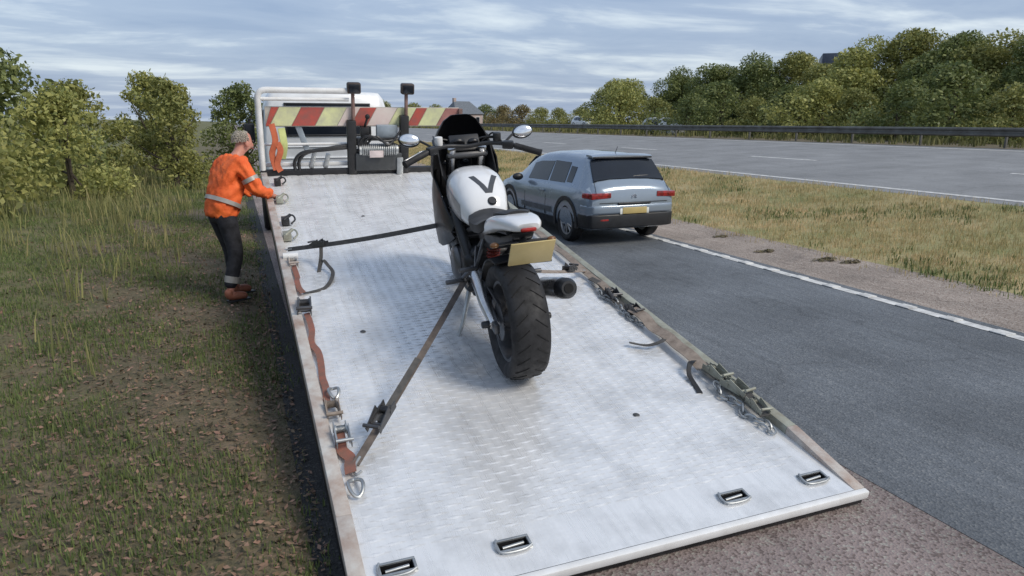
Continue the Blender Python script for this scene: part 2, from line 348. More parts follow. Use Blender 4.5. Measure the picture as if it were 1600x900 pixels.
# side rails, tail edge, under beams
def bedpart(name, mb, m, parent=bed, **k): return mb.build(name, m, parent, **k)
bedpart('side_rail', MB().box((0.035, BL / 2 + 0.25, 0.012), (0.07, BL - 0.5, 0.075)), PALE, bevel=0.008)
bedpart('side_rail', MB().box((BW - 0.035, BL / 2 + 0.25, 0.012), (0.07, BL - 0.5, 0.075)), OLIVE, bevel=0.008)
for xx in (0.035, BW - 0.035):
    mb = MB(); mb.add([(xx - .035, 0, -.026), (xx + .035, 0, -.026), (xx + .035, 0, .002), (xx - .035, 0, .002), (xx - .035, .5, -.026), (xx + .035, .5, -.026), (xx + .035, .5, .0495), (xx - .035, .5, .0495)], [(0, 1, 2, 3), (4, 7, 6, 5), (0, 4, 5, 1), (3, 2, 6, 7), (0, 3, 7, 4), (1, 5, 6, 2)])
    bedpart('rail_end', mb, PALE, bevel=0.004)
bedpart('tail_edge', MB().box((BW / 2, -0.018, -0.020), (BW, 0.036, 0.045)), WHITEF, bevel=0.008)
bedpart('tail_edge_underside', MB().box((BW / 2, -0.002, -0.063), (BW - 0.02, 0.03, 0.038)), BLACK, bevel=0.004)
mb = MB()
for xx in (0.04, BW - 0.04): mb.box((xx, BL / 2 + .1, -0.105), (0.06, BL - 0.3, 0.15))
bedpart('side_beam', mb, BLACK, bevel=0.006)
mb = MB()
for xx in (0.85, 1.70): mb.box((xx, BL / 2 + .6, -0.12), (0.08, BL - 1.4, 0.17))
for i in range(12): mb.box((BW / 2, 0.5 + i * 0.55, -0.075), (BW - 0.15, 0.06, 0.10))
bedpart('under_frame', mb, BLACK, bevel=0.005)
for sx, sy in SLOTS:
    mb = MB()
    a, b = SW / 2, SH / 2; t_ = 0.012
    for (cx, cy, wx, wy) in ((0, b + t_ / 2, SW + 2 * t_, t_), (0, -b - t_ / 2, SW + 2 * t_, t_), (a + t_ / 2, 0, t_, SH), (-a - t_ / 2, 0, t_, SH)):
        mb.box((sx + cx, sy + cy, 0.003), (wx, wy, 0.009))
    rim = bedpart('lashing_pocket_rim', mb, STEEL, bevel=0.002)
    mb = MB()
    vs = [(sx - a, sy - b, 0), (sx + a, sy - b, 0), (sx + a, sy + b, 0), (sx - a, sy + b, 0), (sx - a, sy - b, -.05), (sx + a, sy - b, -.05), (sx + a, sy + b, -.05), (sx - a, sy + b, -.05)]
    mb.add(vs, [(0, 1, 5, 4), (1, 2, 6, 5), (2, 3, 7, 6), (3, 0, 4, 7), (4, 5, 6, 7)])
    bedpart('lashing_pocket', mb, BLACK, smooth=False)
    # folded D ring lying across the pocket
    ring = [(sx - .075 + .0 * k, sy, .012) for k in (0,)]
    pts = catmull([(sx - .07, sy + .03, .016), (sx - .082, sy - .01, .014), (sx - .06, sy - .045, .010), (sx + .03, sy - .048, .009), (sx + .075, sy - .03, .010)], 5)
    bedpart('lashing_ring', MB().tube(pts, 0.0055, 8), STEEL)
    pts = [(sx - .05, sy - .004, -.006), (sx + .05, sy + .004, -.006)]
    bedpart('pocket_bar', MB().cyl(*pts, 0.008, n=10), STEEL)

for bx_, by_ in ((.44, 2.32), (2.05, 2.9), (.9, 4.9), (1.75, .9)):
    bedpart('bolt_head', MB().lathe([(.001, .006), (.012, .006), (.016, .003), (.020, .001)], (bx_, by_, .002), 'z', 12), DGREY_)
# headboard at the front of the bed
FY = BL - 0.04
HB = empty('headboard', (0, 0, 0)); HB.parent = TROOT; HB.matrix_local = BEDM
hbp = lambda name, mb, m, **k: mb.build(name, m, HB, **k)
hbp('front_sill', MB().box((BW / 2, FY, 0.035), (BW, 0.08, 0.07)), BLACK, bevel=0.008)
hbp('front_rail', MB().box((BW / 2 - .55, FY + 0.06, 0.12), (BW - 1.1, 0.05, 0.05)), WHITEF, bevel=0.008)
# left hoop of white tube, double top bar
pts = [(0.03, FY, 0.05), (0.03, FY, 0.5), (0.03, FY, 0.88)] + bez((0.03, FY, 0.90), (0.03, FY, 1.0), (0.13, FY, 1.0), 6) + [(0.6, FY, 1.0), (1.06, FY, 1.0)]
hbp('hoop', MB().tube(pts, 0.036, 12), WHITEF)
hbp('hoop_bar', MB().tube([(0.06, FY, 0.90), (1.06, FY, 0.90)], 0.022, 10), WHITEF)
hbp('hoop_bar', MB().tube([(0.03, FY + .06, 0.36), (1.06, FY + .06, 0.36)], 0.018, 10), WHITEF)
hbp('end_post', MB().box((2.47, FY + .02, 0.40), (0.05, 0.05, 0.8)), mat('brown_steel', (0.24, 0.15, 0.13), 0.6, 0.1, var=.2), bevel=0.006)
# reflective board made of separate alternating panels
bd = hbp('reflective_board', MB().box((1.28, FY + 0.055, 0.69), (2.36, 0.018, 0.235)), mat('board_backing', (0.48, 0.45, 0.40), 0.6), bevel=0.004)
edges = [0.11, 0.20, 0.45, 0.72, 0.98, 1.14, 1.34, 1.60, 1.84, 1.98, 2.22, 2.45]
cols = [RED, YEL, RED, YEL, mat('faded_pink_white', (0.62, 0.50, 0.47), 0.5, col2=(0.66, 0.6, 0.55)), RED, mat('faded_pink_white', ()), YEL, RED, YEL, mat('faded_red_brown', (0.36, 0.17, 0.15), 0.5)]
# widths of the panels are uneven, as they wear and are partly covered
for i in range(len(edges) - 1):
    x0, x1 = edges[i] + .004, edges[i + 1] - .004; sk = 0.06
    mb = MB(); y0, y1 = FY + .036, FY + .045; z0, z1 = 0.585, 0.80
    q = [(x0 - sk, z0), (x1 - sk, z0), (x1 + sk, z1), (x0 + sk, z1)]
    mb.add([(max(.1, min(2.46, x)), y0, z) for x, z in q] + [(max(.1, min(2.46, x)), y1, z) for x, z in q], [(0, 1, 2, 3), (7, 6, 5, 4), (0, 4, 5, 1), (1, 5, 6, 2), (2, 6, 7, 3), (3, 7, 4, 0)])
    mb.build('reflective_panel', cols[i], bd)
# winch tower: two posts, box, drum, plate
for xx, hh in ((1.08, 0.66), (1.73, 0.72)):
    hbp('winch_post', MB().box((xx, FY - .02, hh / 2), (0.105, 0.10, hh)), BLACK, bevel=0.01)
    lp = hbp('lamp_pole', MB().tube([(xx + .03, FY, hh), (xx + .03, FY, 1.03)], 0.022, 10), mat('brown_steel', ()))
    MB().box((xx + .04, FY - .02, 1.04), (0.16, 0.10, 0.13)).build('work_lamp', mat('dark_lamp_body', (0.05, 0.035, 0.03), .5), lp, bevel=0.02)
    MB().box((xx + .04, FY - .073, 1.04), (0.125, 0.012, 0.095)).build('lamp_lens', GLASS, lp, bevel=0.004)
hbp('winch_housing', MB().box((1.40, FY + .01, 0.16), (0.58, 0.22, 0.22)), mat('winch_grey', (0.06, 0.065, 0.07), .45, .3), bevel=0.02)
hbp('winch_drum', MB().cyl((1.16, FY - .05, 0.30), (1.64, FY - .05, 0.30), 0.07, n=20), STEEL)
mb = MB()
for i in range(18): mb.lathe([(.070, -.012), (.082, -.004), (.082, .004), (.070, .012)], (1.20 + i * .024, FY - .05, .30), 'x', 18)
hbp('winch_rope', mb, STEEL)
hbp('winch_crossbar', MB().box((1.40, FY - .03, 0.285), (0.60, 0.05, 0.06)).box((1.40, FY - .02, .43), (.58, .04, .035)), BLACK, bevel=0.006)
hbp('winch_plate', MB().box((1.36, FY - .14, 0.27), (0.17, 0.012, 0.085)), mat('pinkish_label', (0.62, 0.53, 0.52), .5), bevel=0.003)
hbp('winch_leg', MB().box((1.66, FY - .09, 0.11), (0.08, 0.06, 0.21)), STEEL, bevel=0.008)
hbp('valve_block', MB().box((1.24, FY - .02, 0.52), (0.10, 0.10, 0.12)).cyl((1.24, FY - .02, .58), (1.27, FY - .06, .70), .014).sphere((1.27, FY - .06, .71), .03), BLACK, bevel=0.006)
# hydraulic hoses arching at the left
for k in range(2):
    a = 0.40 + .05 * k
    hbp('hydraulic_hose', MB().tube(catmull([(a, FY - .02, .06), (a, FY - .03, .18), (a + .10, FY - .04, .28), (a + .36, FY - .04, .31 + .02 * k), (1.05, FY - .02, .33 + .03 * k)], 7), 0.021, 10), PLASTIC)
for xx, z0, z1 in ((.62, .02, .26), (.78, .02, .2)):
    hbp('grey_bracket', MB().box((xx, FY + .03, (z0 + z1) / 2 + .05), (.05, .05, z1 - z0), Matrix.Rotation(R(14), 3, 'Y')), STEEL, bevel=.006)
hbp('grey_strut', MB().box((.50, FY + .07, .47), (.07, .03, .38), Matrix.Rotation(R(-18), 3, 'Y')), mat('blue_grey_steel', (.30, .35, .40), .4, .3), bevel=.006)

HANG = mat('hanging_orange', (.50, .12, .05), .8, col2=(.32, .08, .04), vscale=12)
for k, (xx, zt, zb_) in enumerate(((.16, .62, .08), (.21, .40, .06))):
    hbp('hanging_strap', MB().ribbon(catmull([(xx, FY - .03, zt), (xx + .03, FY - .055, (zt + zb_) / 2 + .08), (xx - .015, FY - .045, (zt + zb_) / 2 - .08), (xx + .02, FY - .05, zb_)], 6), .07, .012, (1, .2, 0)), HANG)
hbp('hanging_strap', MB().ribbon(catmull([(.27, FY + .02, .56), (.29, FY + .0, .36), (.26, FY + .01, .2)], 6), .08, .012, (1, .2, 0)), mat('hanging_lime', (.50, .55, .22), .8))
hbp('control_box', MB().box((1.20, FY - .03, .40), (.12, .10, .10)), BLACK, bevel=.01)
hbp('relay_box', MB().box((1.52, FY + .02, .52), (.26, .08, .16)), mat('blue_grey_steel', ()), bevel=.012)
for k in range(3):
    hbp('hydraulic_hose', MB().tube(catmull([(1.15 + .05 * k, FY - .05, .36), (1.22 + .07 * k, FY - .12, .48), (1.40 + .06 * k, FY - .11, .46 - .04 * k), (1.68, FY - .05, .34 + .1 * k)], 7), 0.014, 8), PLASTIC)
# chassis, cab and wheels
ch = MB()
for xx in (0.84, 1.70): ch.box((xx, 8.35, 0.80), (0.09, 7.3, 0.22))
for i in range(6): ch.box((1.27, 5.2 + i * 1.2, 0.80), (0.80, 0.10, 0.14))
ch.build('chassis', BLACK, TROOT, bevel=0.008)
MB().box((0.42, 7.6, .68), (.42, .9, .42)).build('fuel_tank', STEEL, TROOT, bevel=0.05, seg=3)
MB().box((2.14, 7.4, .68), (.40, .8, .42)).build('tool_box', BLACK, TROOT, bevel=0.03)
# cab: lofted sections along y (root local)
cx0 = 1.22
def cabring(y, hw, z0, z1, rr=0.09, tw=0.90):
    pts = []
    P = [(hw, z0), (hw, (z0 + z1) / 2), (hw * (1 + tw) / 2, z1 - .25), (hw * tw, z1 - rr), (hw * tw - rr * .8, z1), (0, z1 + .02)]
    P = P + [(-x, z) for x, z in reversed(P[:-1])]
    return [(cx0 + x, y, z) for x, z in P]
CABY = 9.72
cab = MB().rings([cabring(CABY, .98, .95, 2.30), cabring(CABY + .05, 1.02, .9, 2.36), cabring(CABY + .7, 1.03, .8, 2.40), cabring(CABY + 1.15, 1.03, .7, 2.38), cabring(CABY + 1.65, 1.03, .6, 2.0, tw=.92), cabring(CABY + 1.95, 1.02, .6, 1.45, tw=.96), cabring(CABY + 2.05, .98, .62, 1.30, tw=.96)]).build('cab', WHITE, TROOT, bevel=0.0, angle=50)
MB().box((cx0, CABY - .006, 1.93), (1.38, .016, .50)).build('rear_window', GLASS, cab, bevel=.02, seg=3)
mb = MB()
for a, b, c_, d in ((cx0, 1.93 + .25, 1.38, .03), (cx0, 1.93 - .25, 1.38, .03)): mb.box((a, CABY - .012, b), (c_, .03, d))
for a in (-.675, .675): mb.box((cx0 + a, CABY - .012, 1.93), (.03, .03, .47))
mb.build('window_seal', PLASTIC, cab, bevel=.005)
for zz in (1.15, 1.32, 1.5): MB().box((cx0, CABY - .01, zz), (1.7, .03, .018)).build('swage_line', WHITE, cab, bevel=.006)
for s_ in (-1, 1):
    MB().box((cx0 + s_ * 1.012, CABY + .85, 1.85), (.02, .8, .5)).build('side_window', GLASS, cab, bevel=.006)
    ar = MB().tube([(cx0 + s_ * 1.0, CABY + 1.4, 1.9), (cx0 + s_ * 1.20, CABY + 1.45, 1.95), (cx0 + s_ * 1.22, CABY + 1.45, 1.55)], .015, 8).build('mirror_arm', BLACK, cab)
    mh = MB().box((cx0 + s_ * 1.20, CABY + 1.45, 1.70), (.17, .10, .34)).build('mirror', PLASTIC, cab, bevel=.03, seg=3)
MB().box((cx0, CABY + 1.43, 1.72), (1.78, .02, .55), Matrix.Rotation(R(30), 3, 'X')).build('windscreen', GLASS, cab, bevel=.01)
mat('amber_lens', (.55, .22, .03), .2, coat=.5)
def wheel(name, parent, o, r, wd, rimr, mrim, spokes=5, axis='x', rimname='rim', tread=True):
    e_ = MB(); hw = wd / 2
    prof = [(rimr, -hw * .8), (r * .80, -hw), (r * .93, -hw * .97), (r * .985, -hw * .78), (r, -hw * .4), (r, hw * .4), (r * .985, hw * .78), (r * .93, hw * .97), (r * .80, hw), (rimr, hw * .8)]
    ty = e_.lathe(prof, o, axis, 40, loop=True).build(name, RUBBER, parent)
    rm = MB().lathe([(rimr * 1.03, -hw * .82), (rimr * .93, -hw * .80), (rimr * .88, -hw * .4), (rimr * .88, hw * .4), (rimr * .93, hw * .80), (rimr * 1.03, hw * .82)], o, axis, 36, loop=True)
    rm.lathe([(0.001, -hw * .5), (rimr * .25, -hw * .5), (rimr * .25, hw * .5), (0.001, hw * .5)], o, axis, 16)
    for k in range(spokes):
        q = 2 * math.pi * k / spokes
        for sgn in (-.12, .12):
            d0 = V(0, math.cos(q + sgn), math.sin(q + sgn)); d1 = V(0, math.cos(q + sgn * 2.2), math.sin(q + sgn * 2.2))
            for off in (-.6, .6): rm.tube([V(o) + V(hw * off, 0, 0) + d0 * rimr * .2, V(o) + V(hw * off, 0, 0) + d1 * rimr * .92], [rimr * .080, rimr * .065], 8)
    rm.build(rimname, mrim, ty)
    MB().lathe([(.001, -hw * .3), (rimr * .86, -hw * .3), (rimr * .86, hw * .3), (.001, hw * .3)], o, axis, 30).build('brake_drum', mat('wheel_well_black', (.01, .01, .01), .9), ty)
    return ty
for s_, xx in ((-1, .25), (1, 2.20)):
    wheel('wheel', TROOT, (xx, 10.9, .42), .42, .24, .24, STEEL)
for xx in (.30, .58, 1.96, 2.24):
    wheel('wheel', TROOT, (xx, 6.05, .42), .42, .23, .24, STEEL)

# ------------------------------------------------------------------ motorcycle
BS = 1.10
BK = empty('motorcycle'); tag(BK, 'white and black motorcycle strapped upright on the silver flatbed', 'motorcycle')
BIKEM = BEDW @ Matrix.Translation((1.268, 1.55, 0.002)) @ Matrix.Rotation(R(-5), 4, 'Z') @ Matrix.Rotation(R(-5), 4, 'Y') @ Matrix.Scale(BS, 4)
BK.matrix_world = BIKEM
def bikep(x, y, z): return BIKEM @ V(x, y, z)
bk = lambda name, mb, m, parent=BK, **k: mb.build(name, m, parent, **k)
ENGINE = mat('engine_black', (.03, .031, .034), .45, .5, var=.25, vscale=10)
BPAINT = mat('bike_white', (.74, .75, .76), .22, 0, col2=(.66, .67, .69), vscale=3, coat=.6)
DGREY = mat('dark_grey_metal', (.12, .12, .125), .4, .7, var=.15)
FAIR = mat('satin_black_fairing', (.014, .015, .018), .45, 0, var=.15, coat=.08, spec=.35)
# wheels
def bike_wheel(name, cy, r, wd, rimr):
    hw = wd / 2; o = (0, cy, r)
    prof = [(rimr, -hw * .72), (r * .76, -hw * .90), (r * .86, -hw), (r * .93, -hw * .9), (r * .972, -hw * .66), (r * .993, -hw * .33), (r, 0), (r * .993, hw * .33), (r * .972, hw * .66), (r * .93, hw * .9), (r * .86, hw), (r * .76, hw * .9), (rimr, hw * .72)]
    ty = MB().lathe(prof, o, 'x', 64, loop=True).build(name, RUBBER, BK, angle=60)
    g = MB()     # tread grooves: shallow dark sipes standing in as cut lines
    for k in range(26):
        q = 2 * math.pi * k / 26
        for s_ in (-1, 1):
            pts = []
            for t in range(5):
                f = .18 + .6 * t / 4; rr = r * (1.001 - .030 * (f / .7) ** 2.2); qq = q + s_ * .04 + .16 * t / 4
                pts.append(V(s_ * hw * f, cy + rr * math.cos(qq), r + rr * math.sin(qq)))
            g.tube(pts, .0028, 5)
    gr = g.build('tread_sipes', mat('groove_black', (.006, .006, .006), .9, var=.05), ty); gr['kind'] = 'stuff'
    rm = MB().lathe([(rimr * 1.04, -hw * .74), (rimr * .94, -hw * .72), (rimr * .86, -hw * .3), (rimr * .86, hw * .3), (rimr * .94, hw * .72), (rimr * 1.04, hw * .74)], o, 'x', 48, loop=True)
    rm.lathe([(.012, -hw * .7), (.04, -hw * .7), (.05, -hw * .3), (.05, hw * .3), (.04, hw * .7), (.012, hw * .7)], o, 'x', 20, loop=True)
    for k in range(5):
        for sgn in (-.16, .16):
            q = 2 * math.pi * k / 5; a = V(0, math.cos(q + sgn * 1.5), math.sin(q + sgn * 1.5)); b = V(0, math.cos(q + sgn), math.sin(q + sgn))
            rm.tube([V(o) + a * .04, V(o) + b * rimr * .9], [.014, .011], 8)
    rm.build('rim', DGREY, ty)
    return ty
RWH = bike_wheel('rear_wheel', 0.0, .330, .215, .222)
FWH = bike_wheel('front_wheel', 1.43, .300, .122, .218)
def disc(parent, o, r, name='brake_disc'):
    d = MB().lathe([(r * .62, -.0025), (r, -.0025), (r, .0025), (r * .62, .0025)], o, 'x', 40, loop=True)
    for k in range(6):
        q = k * math.pi / 3; d.tube([V(o) + V(0, math.cos(q), math.sin(q)) * .04, V(o) + V(0, math.cos(q + .3), math.sin(q + .3)) * r * .66], .006, 6)
    d.build(name, SILVER, parent)
disc(RWH, (.085, 0, .330), .11); disc(FWH, (.075, 1.43, .30), .155); disc(FWH, (-.075, 1.43, .30), .155)
# sprocket + chain on the left
sp = MB(); ring = []
for k in range(84): 
    q = 2 * math.pi * k / 84; rr = .108 if k % 2 else .101; ring.append((rr * math.cos(q), rr * math.sin(q)))
sp.rings([[(-.090, a, .330 + b) for a, b in ring], [(-.096, a, .330 + b) for a, b in ring]]).build('sprocket', DGREY, RWH)
chn = MB()
for i in range(34):
    t = i / 33; y = 0 + .52 * t
    for zz0, zz1 in ((.330 + .104, .40 + .045), (.330 - .104, .36)):
        chn.box((-.093, y, zz0 + (zz1 - zz0) * t), (.016, .012, .014))
c_ = bk('chain', chn, DGREY); c_['kind'] = 'stuff'
# swingarm
for s_ in (-1, 1):
    pts = [(s_ * .10, .56, .42), (s_ * .115, .36, .41), (s_ * .130, .18, .37), (s_ * .130, -.03, .330)]
    bk('swingarm', MB().tube(pts, [.05, .045, .038, .03], 12), SILVER if s_ < 0 else DGREY)
    bk('axle_block', MB().box((s_ * .132, -.035, .330), (.03, .11, .055)).cyl((s_ * .11, 0, .330), (s_ * .162, 0, .330), .02), DGREY, bevel=.006)
    bk('axle_slider', MB().cyl((s_ * .15, -.01, .330), (s_ * .20, -.01, .330), .022, .018), PLASTIC, bevel=.006)
bk('swingarm_bridge', MB().box((0, .40, .44), (.22, .10, .08)), DGREY, bevel=.02)
bk('rear_hugger', MB().rings([[(x, (.352 + .012 * (1 - (x / .115) ** 2)) * math.cos(q), .330 + (.352 + .012 * (1 - (x / .115) ** 2)) * math.sin(q)) for x in (-.115, -.06, 0, .06, .115)] + [(x, (.343 + .012 * (1 - (x / .115) ** 2)) * math.cos(q), .330 + (.343 + .012 * (1 - (x / .115) ** 2)) * math.sin(q)) for x in (.115, .06, 0, -.06, -.115)] for q in [R(a) for a in range(20, 96, 8)]]), FAIR)
bk('shock_absorber', MB().cyl((0, .50, .46), (0, .40, .72), .022).tube([(math.cos(t * .9) * .037, .48 - .065 * t / 40 + 0, .52 + .15 * t / 40 + math.sin(t * .9) * .0 + .0) if False else (math.cos(t * .9) * .037, .475 - .06 * t / 40 + math.sin(t * .9) * .035, .52 + .15 * t / 40) for t in range(41)], .007, 6), mat('shock_red', (.25, .03, .02), .4))
# frame spars and subframe
for s_ in (-1, 1):
    bk('frame_spar', MB().tube(catmull([(s_ * .05, 1.14, .86), (s_ * .135, .98, .80), (s_ * .150, .74, .68), (s_ * .12, .56, .48), (s_ * .11, .53, .38)], 5), .032, 10), BLACK)
    bk('subframe', MB().tube([(s_ * .11, .62, .66), (s_ * .09, .25, .80), (s_ * .06, -.10, .88)], .015, 8).tube([(s_ * .11, .56, .50), (s_ * .09, .20, .79)], .013, 8), BLACK)
# engine
bk('crankcase', MB().box((0, .74, .40), (.33, .44, .26)).box((0, .66, .48), (.26, .26, .16)), ENGINE, bevel=.045, seg=3)
bk('cylinder_block', MB().box((0, .88, .60), (.35, .24, .26), Matrix.Rotation(R(-24), 3, 'X')), ENGINE, bevel=.03)
mb = MB()
for i in range(7): mb.box((0, .845 + i * .012, .53 + i * .030), (.365, .25, .008), Matrix.Rotation(R(-24), 3, 'X'))
bk('cooling_fins', mb, DGREY)
for s_ in (-1, 1):
    bk('engine_cover', MB().lathe([(.001, .03), (.07, .03), (.10, .018), (.115, 0), (.115, -.02)] if s_ > 0 else [(.001, -.03), (.07, -.03), (.10, -.018), (.115, 0), (.115, .02)], (s_ * .17, .74, .40), 'x', 28), DGREY)
bk('oil_sump', MB().box((0, .78, .24), (.20, .30, .10)), ENGINE, bevel=.03)
rad = bk('radiator', MB().box((0, 1.10, .58), (.34, .04, .30), Matrix.Rotation(R(-14), 3, 'X')), BLACK, bevel=.008)
# exhaust
for i, xx in enumerate((-.12, -.04, .04, .12)):
    bk('exhaust_header', MB().tube(catmull([(xx, 1.0, .60), (xx, 1.10, .50), (xx * .8, 1.06, .30), (xx * .4 + .03, .86, .18), (.06, .62, .16)], 6), .02, 10), mat('heat_blued_steel', (.30, .27, .25), .3, 1, var=.2))
bk('exhaust_link', MB().tube(catmull([(.06, .62, .16), (.12, .48, .17), (.19, .34, .30), (.215, .22, .40)], 6), .027, 12), STEEL)
d = V(.03, -.42, .17).normalized(); p0 = V(.215, .24, .39)
sil = bk('silencer', MB().tube([p0, p0 + d * .04, p0 + d * .09, p0 + d * .33, p0 + d * .37], [.03, .052, .062, .062, .055], 24), SILVER)
MB().tube([p0 + d * .365, p0 + d * .42, p0 + d * .44], [.058, .056, .040], 24).build('silencer_end_cap', PLASTIC, sil)
MB().tube([p0 + d * .425, p0 + d * .445], [.026, .026], 18).build('outlet', mat('soot', (.004, .004, .004), .9), sil)
# tank: lofted super ellipse sections; the rear face drops to the seat
TK = [(.555, .07, .685, .775), (.575, .125, .675, .815), (.615, .155, .665, .865), (.68, .180, .660, .912), (.76, .198, .660, .948), (.86, .205, .670, .965), (.97, .196, .685, .962), (1.06, .160, .715, .935), (1.11, .10, .76, .92), (1.13, .05, .80, .88)]
tkf = [np.interp] 
def tk_at(y):
    ys = [a[0] for a in TK]; return [float(np.interp(y, ys, [a[k] for a in TK])) for k in (1, 2, 3)]
def tk_pt(y, q, off=0):
    hw, z0, z1 = tk_at(y); hw *= .86; zc_ = z0 + (z1 - z0) * .45; c, s_ = math.cos(q), math.sin(q); p = .72
    X = math.copysign(abs(c) ** p, c) * (hw + off); Z = math.copysign(abs(s_) ** p, s_) * ((z1 - zc_ if s_ > 0 else zc_ - z0) + off)
    return V(X, y, zc_ + Z)
ysd = []
for a, b in zip(TK, TK[1:]): ysd += [a[0] + (b[0] - a[0]) * k / 3 for k in range(3)]
ysd.append(TK[-1][0])
tank = bk('fuel_tank', MB().rings([[tk_pt(y, 2 * math.pi * j / 40) for j in range(40)] for y in ysd]), BPAINT, angle=70)
def tk_top(x, y, off=.003):
    hw, z0, z1 = tk_at(y); hw *= .86; zc_ = z0 + (z1 - z0) * .45; c = min(.999, abs(x) / hw) ** (1 / .72); s_ = math.sqrt(1 - c * c)
    return V(x, y - off * .5, zc_ + (z1 - zc_) * s_ ** .72 + off)
def decal(strokes, name, m, wd=.02):
    mb = MB()
    for (x0, y0), (x1, y1) in strokes:
        rows = []
        for k in range(9):
            t = k / 8; x = x0 + (x1 - x0) * t; y = y0 + (y1 - y0) * t
            rows.append([tk_top(x - wd / 2, y), tk_top(x + wd / 2, y), tk_top(x + wd / 2, y, -.002), tk_top(x - wd / 2, y, -.002)])
        mb.rings(rows)
    return mb.build(name, m, tank)
decal([((-.050, .765), (.022, .630)), ((.098, .775), (.032, .630))], 'emblem', mat('emblem_grey', (.06, .065, .075), .4), .032)
fc = tk_top(.035, .592, .0)
bk('filler_cap', MB().lathe([(.001, .010), (.022, .010), (.028, .004), (.028, -.01)], (0, 0, 0), 'z', 24).xf(Matrix.Translation(fc) @ Matrix.Rotation(R(42), 4, 'X')), PLASTIC, tank)
# lower tank sides overlaid grey, their shading put into the colour, knee recess
for s_ in (-1, 1):
    rows = []
    for y in np.linspace(.66, 1.04, 10):
        q0, q1 = (R(-32), R(12)); rows.append([tk_pt(y, (q0 + (q1 - q0) * t) if s_ > 0 else math.pi - (q0 + (q1 - q0) * t), .004) for t in (0, .25, .5, .75, 1)])
    bk('tank_side_shade', MB().rings(rows, closed=False, cap=False), mat('side_shade_grey', (.34, .33, .33), .35, coat=.2), tank)
# seat and tail
seat = bk('seat', MB().rings([[(x * hw, y, z + .03 * (1 - abs(x) ** 2.5)) for x in np.linspace(-1, 1, 9)] + [(x * hw * .95, y, z - .05) for x in np.linspace(1, -1, 9)] for y, hw, z in [(.60, .085, .765), (.54, .125, .775), (.44, .150, .785), (.32, .155, .80), (.22, .15, .825), (.15, .135, .865), (.13, .12, .88)]]), mat('seat_vinyl', (.02, .02, .022), .6, bump=.1), angle=60)
tl = [(.30, .10, .735, .765), (.20, .128, .765, .835), (.12, .128, .80, .905), (.02, .120, .845, .945), (-.10, .105, .885, .968), (-.20, .082, .912, .978), (-.25, .055, .930, .970)]
tail = bk('tail_cowl', MB().rings([[(math.copysign(abs(math.cos(q)) ** .65, math.cos(q)) * hw, y, (z0 + z1) / 2 + math.copysign(abs(math.sin(q)) ** .65, math.sin(q)) * (z1 - z0) / 2) for q in [2 * math.pi * j / 28 for j in range(28)]] for y, hw, z0, z1 in tl]), BPAINT, angle=70)
MB().box((0, -.247, .938), (.085, .020, .022)).build('tail_lamp', LAMPRED, tail, bevel=.01)
bk('pillion_pad', MB().rings([[(x * hw, y, z + .012 * (1 - x * x)) for x in np.linspace(-1, 1, 7)] + [(x * hw, y, z - .02) for x in np.linspace(1, -1, 7)] for y, hw, z in [(.13, .07, .905), (.09, .09, .925), (.02, .09, .948), (-.05, .06, .962)]]), mat('seat_vinyl', ()))
bk('under_tail', MB().rings([[(x, y, z) for x, z in ((-hw, z1), (hw, z1), (hw * .8, z0), (-hw * .8, z0))] for y, hw, z0, z1 in [(.45, .10, .62, .76), (.2, .11, .68, .775), (-.02, .09, .77, .83), (-.16, .06, .86, .895)]]), FAIR, bevel=.01)
hg = bk('plate_hanger', MB().tube([(0, -.06, .86), (0, -.17, .85), (0, -.255, .85)], .018, 8).box((0, -.28, .835), (.12, .015, .10), Matrix.Rotation(R(24), 3, 'X')), PLASTIC, bevel=.004)
pr = Matrix.Rotation(R(26), 3, 'X')
MB().box((0, -.295, .835), (.225, .008, .15), pr).build('licence_plate', PLATEY, hg, bevel=.003)
for s_ in (-1, 1):
    ind = MB().cyl((s_ * .02, -.14, .84), (s_ * .13, -.15, .84), .008).build('indicator_stalk', PLASTIC, hg)
    bk('indicator', MB().sphere((s_ * .15, -.155, .84), (.024, .018, .015), 14, 8), mat('smoked_amber', (.16, .07, .02), .3))
# fork, yokes, bars, cockpit
ax = V(0, -.40, .915).normalized(); fa = V(0, 1.43, .30)
for s_ in (-1, 1):
    o = V(s_ * .10, -.03, 0)
    bk('fork_leg', MB().tube([fa + V(s_ * .085, 0, 0), fa + V(s_ * .10, 0, 0) + ax * .05, fa + o * 1 + ax * .38], [.03, .032, .03], 14), DGREY)
    bk('fork_tube', MB().tube([fa + o + ax * .36, fa + o + ax * .80], .026, 14), SILVER)
    bk('brake_caliper', MB().box(fa + V(s_ * .088, -.12, .05), (.05, .06, .11)), DGREY, bevel=.012)
for t, nm in ((.60, 'lower_yoke'), (.77, 'top_yoke')):
    bk(nm, MB().box(fa + V(0, -.035, 0) + ax * t, (.27, .07, .035), Matrix.Rotation(R(-23.6), 3, 'X')), DGREY if t > .7 else BLACK, bevel=.012)
bc = fa + V(0, -.06, .0) + ax * .80
bar = bk('handlebar', MB().tube(catmull([bc + V(-.40, -.17, .01), bc + V(-.27, -.10, .045), bc + V(-.14, -.01, .05), bc + V(0, .01, .035), bc + V(.14, -.01, .05), bc + V(.27, -.10, .045), bc + V(.40, -.17, .01)], 6), .0135, 10), BLACK)
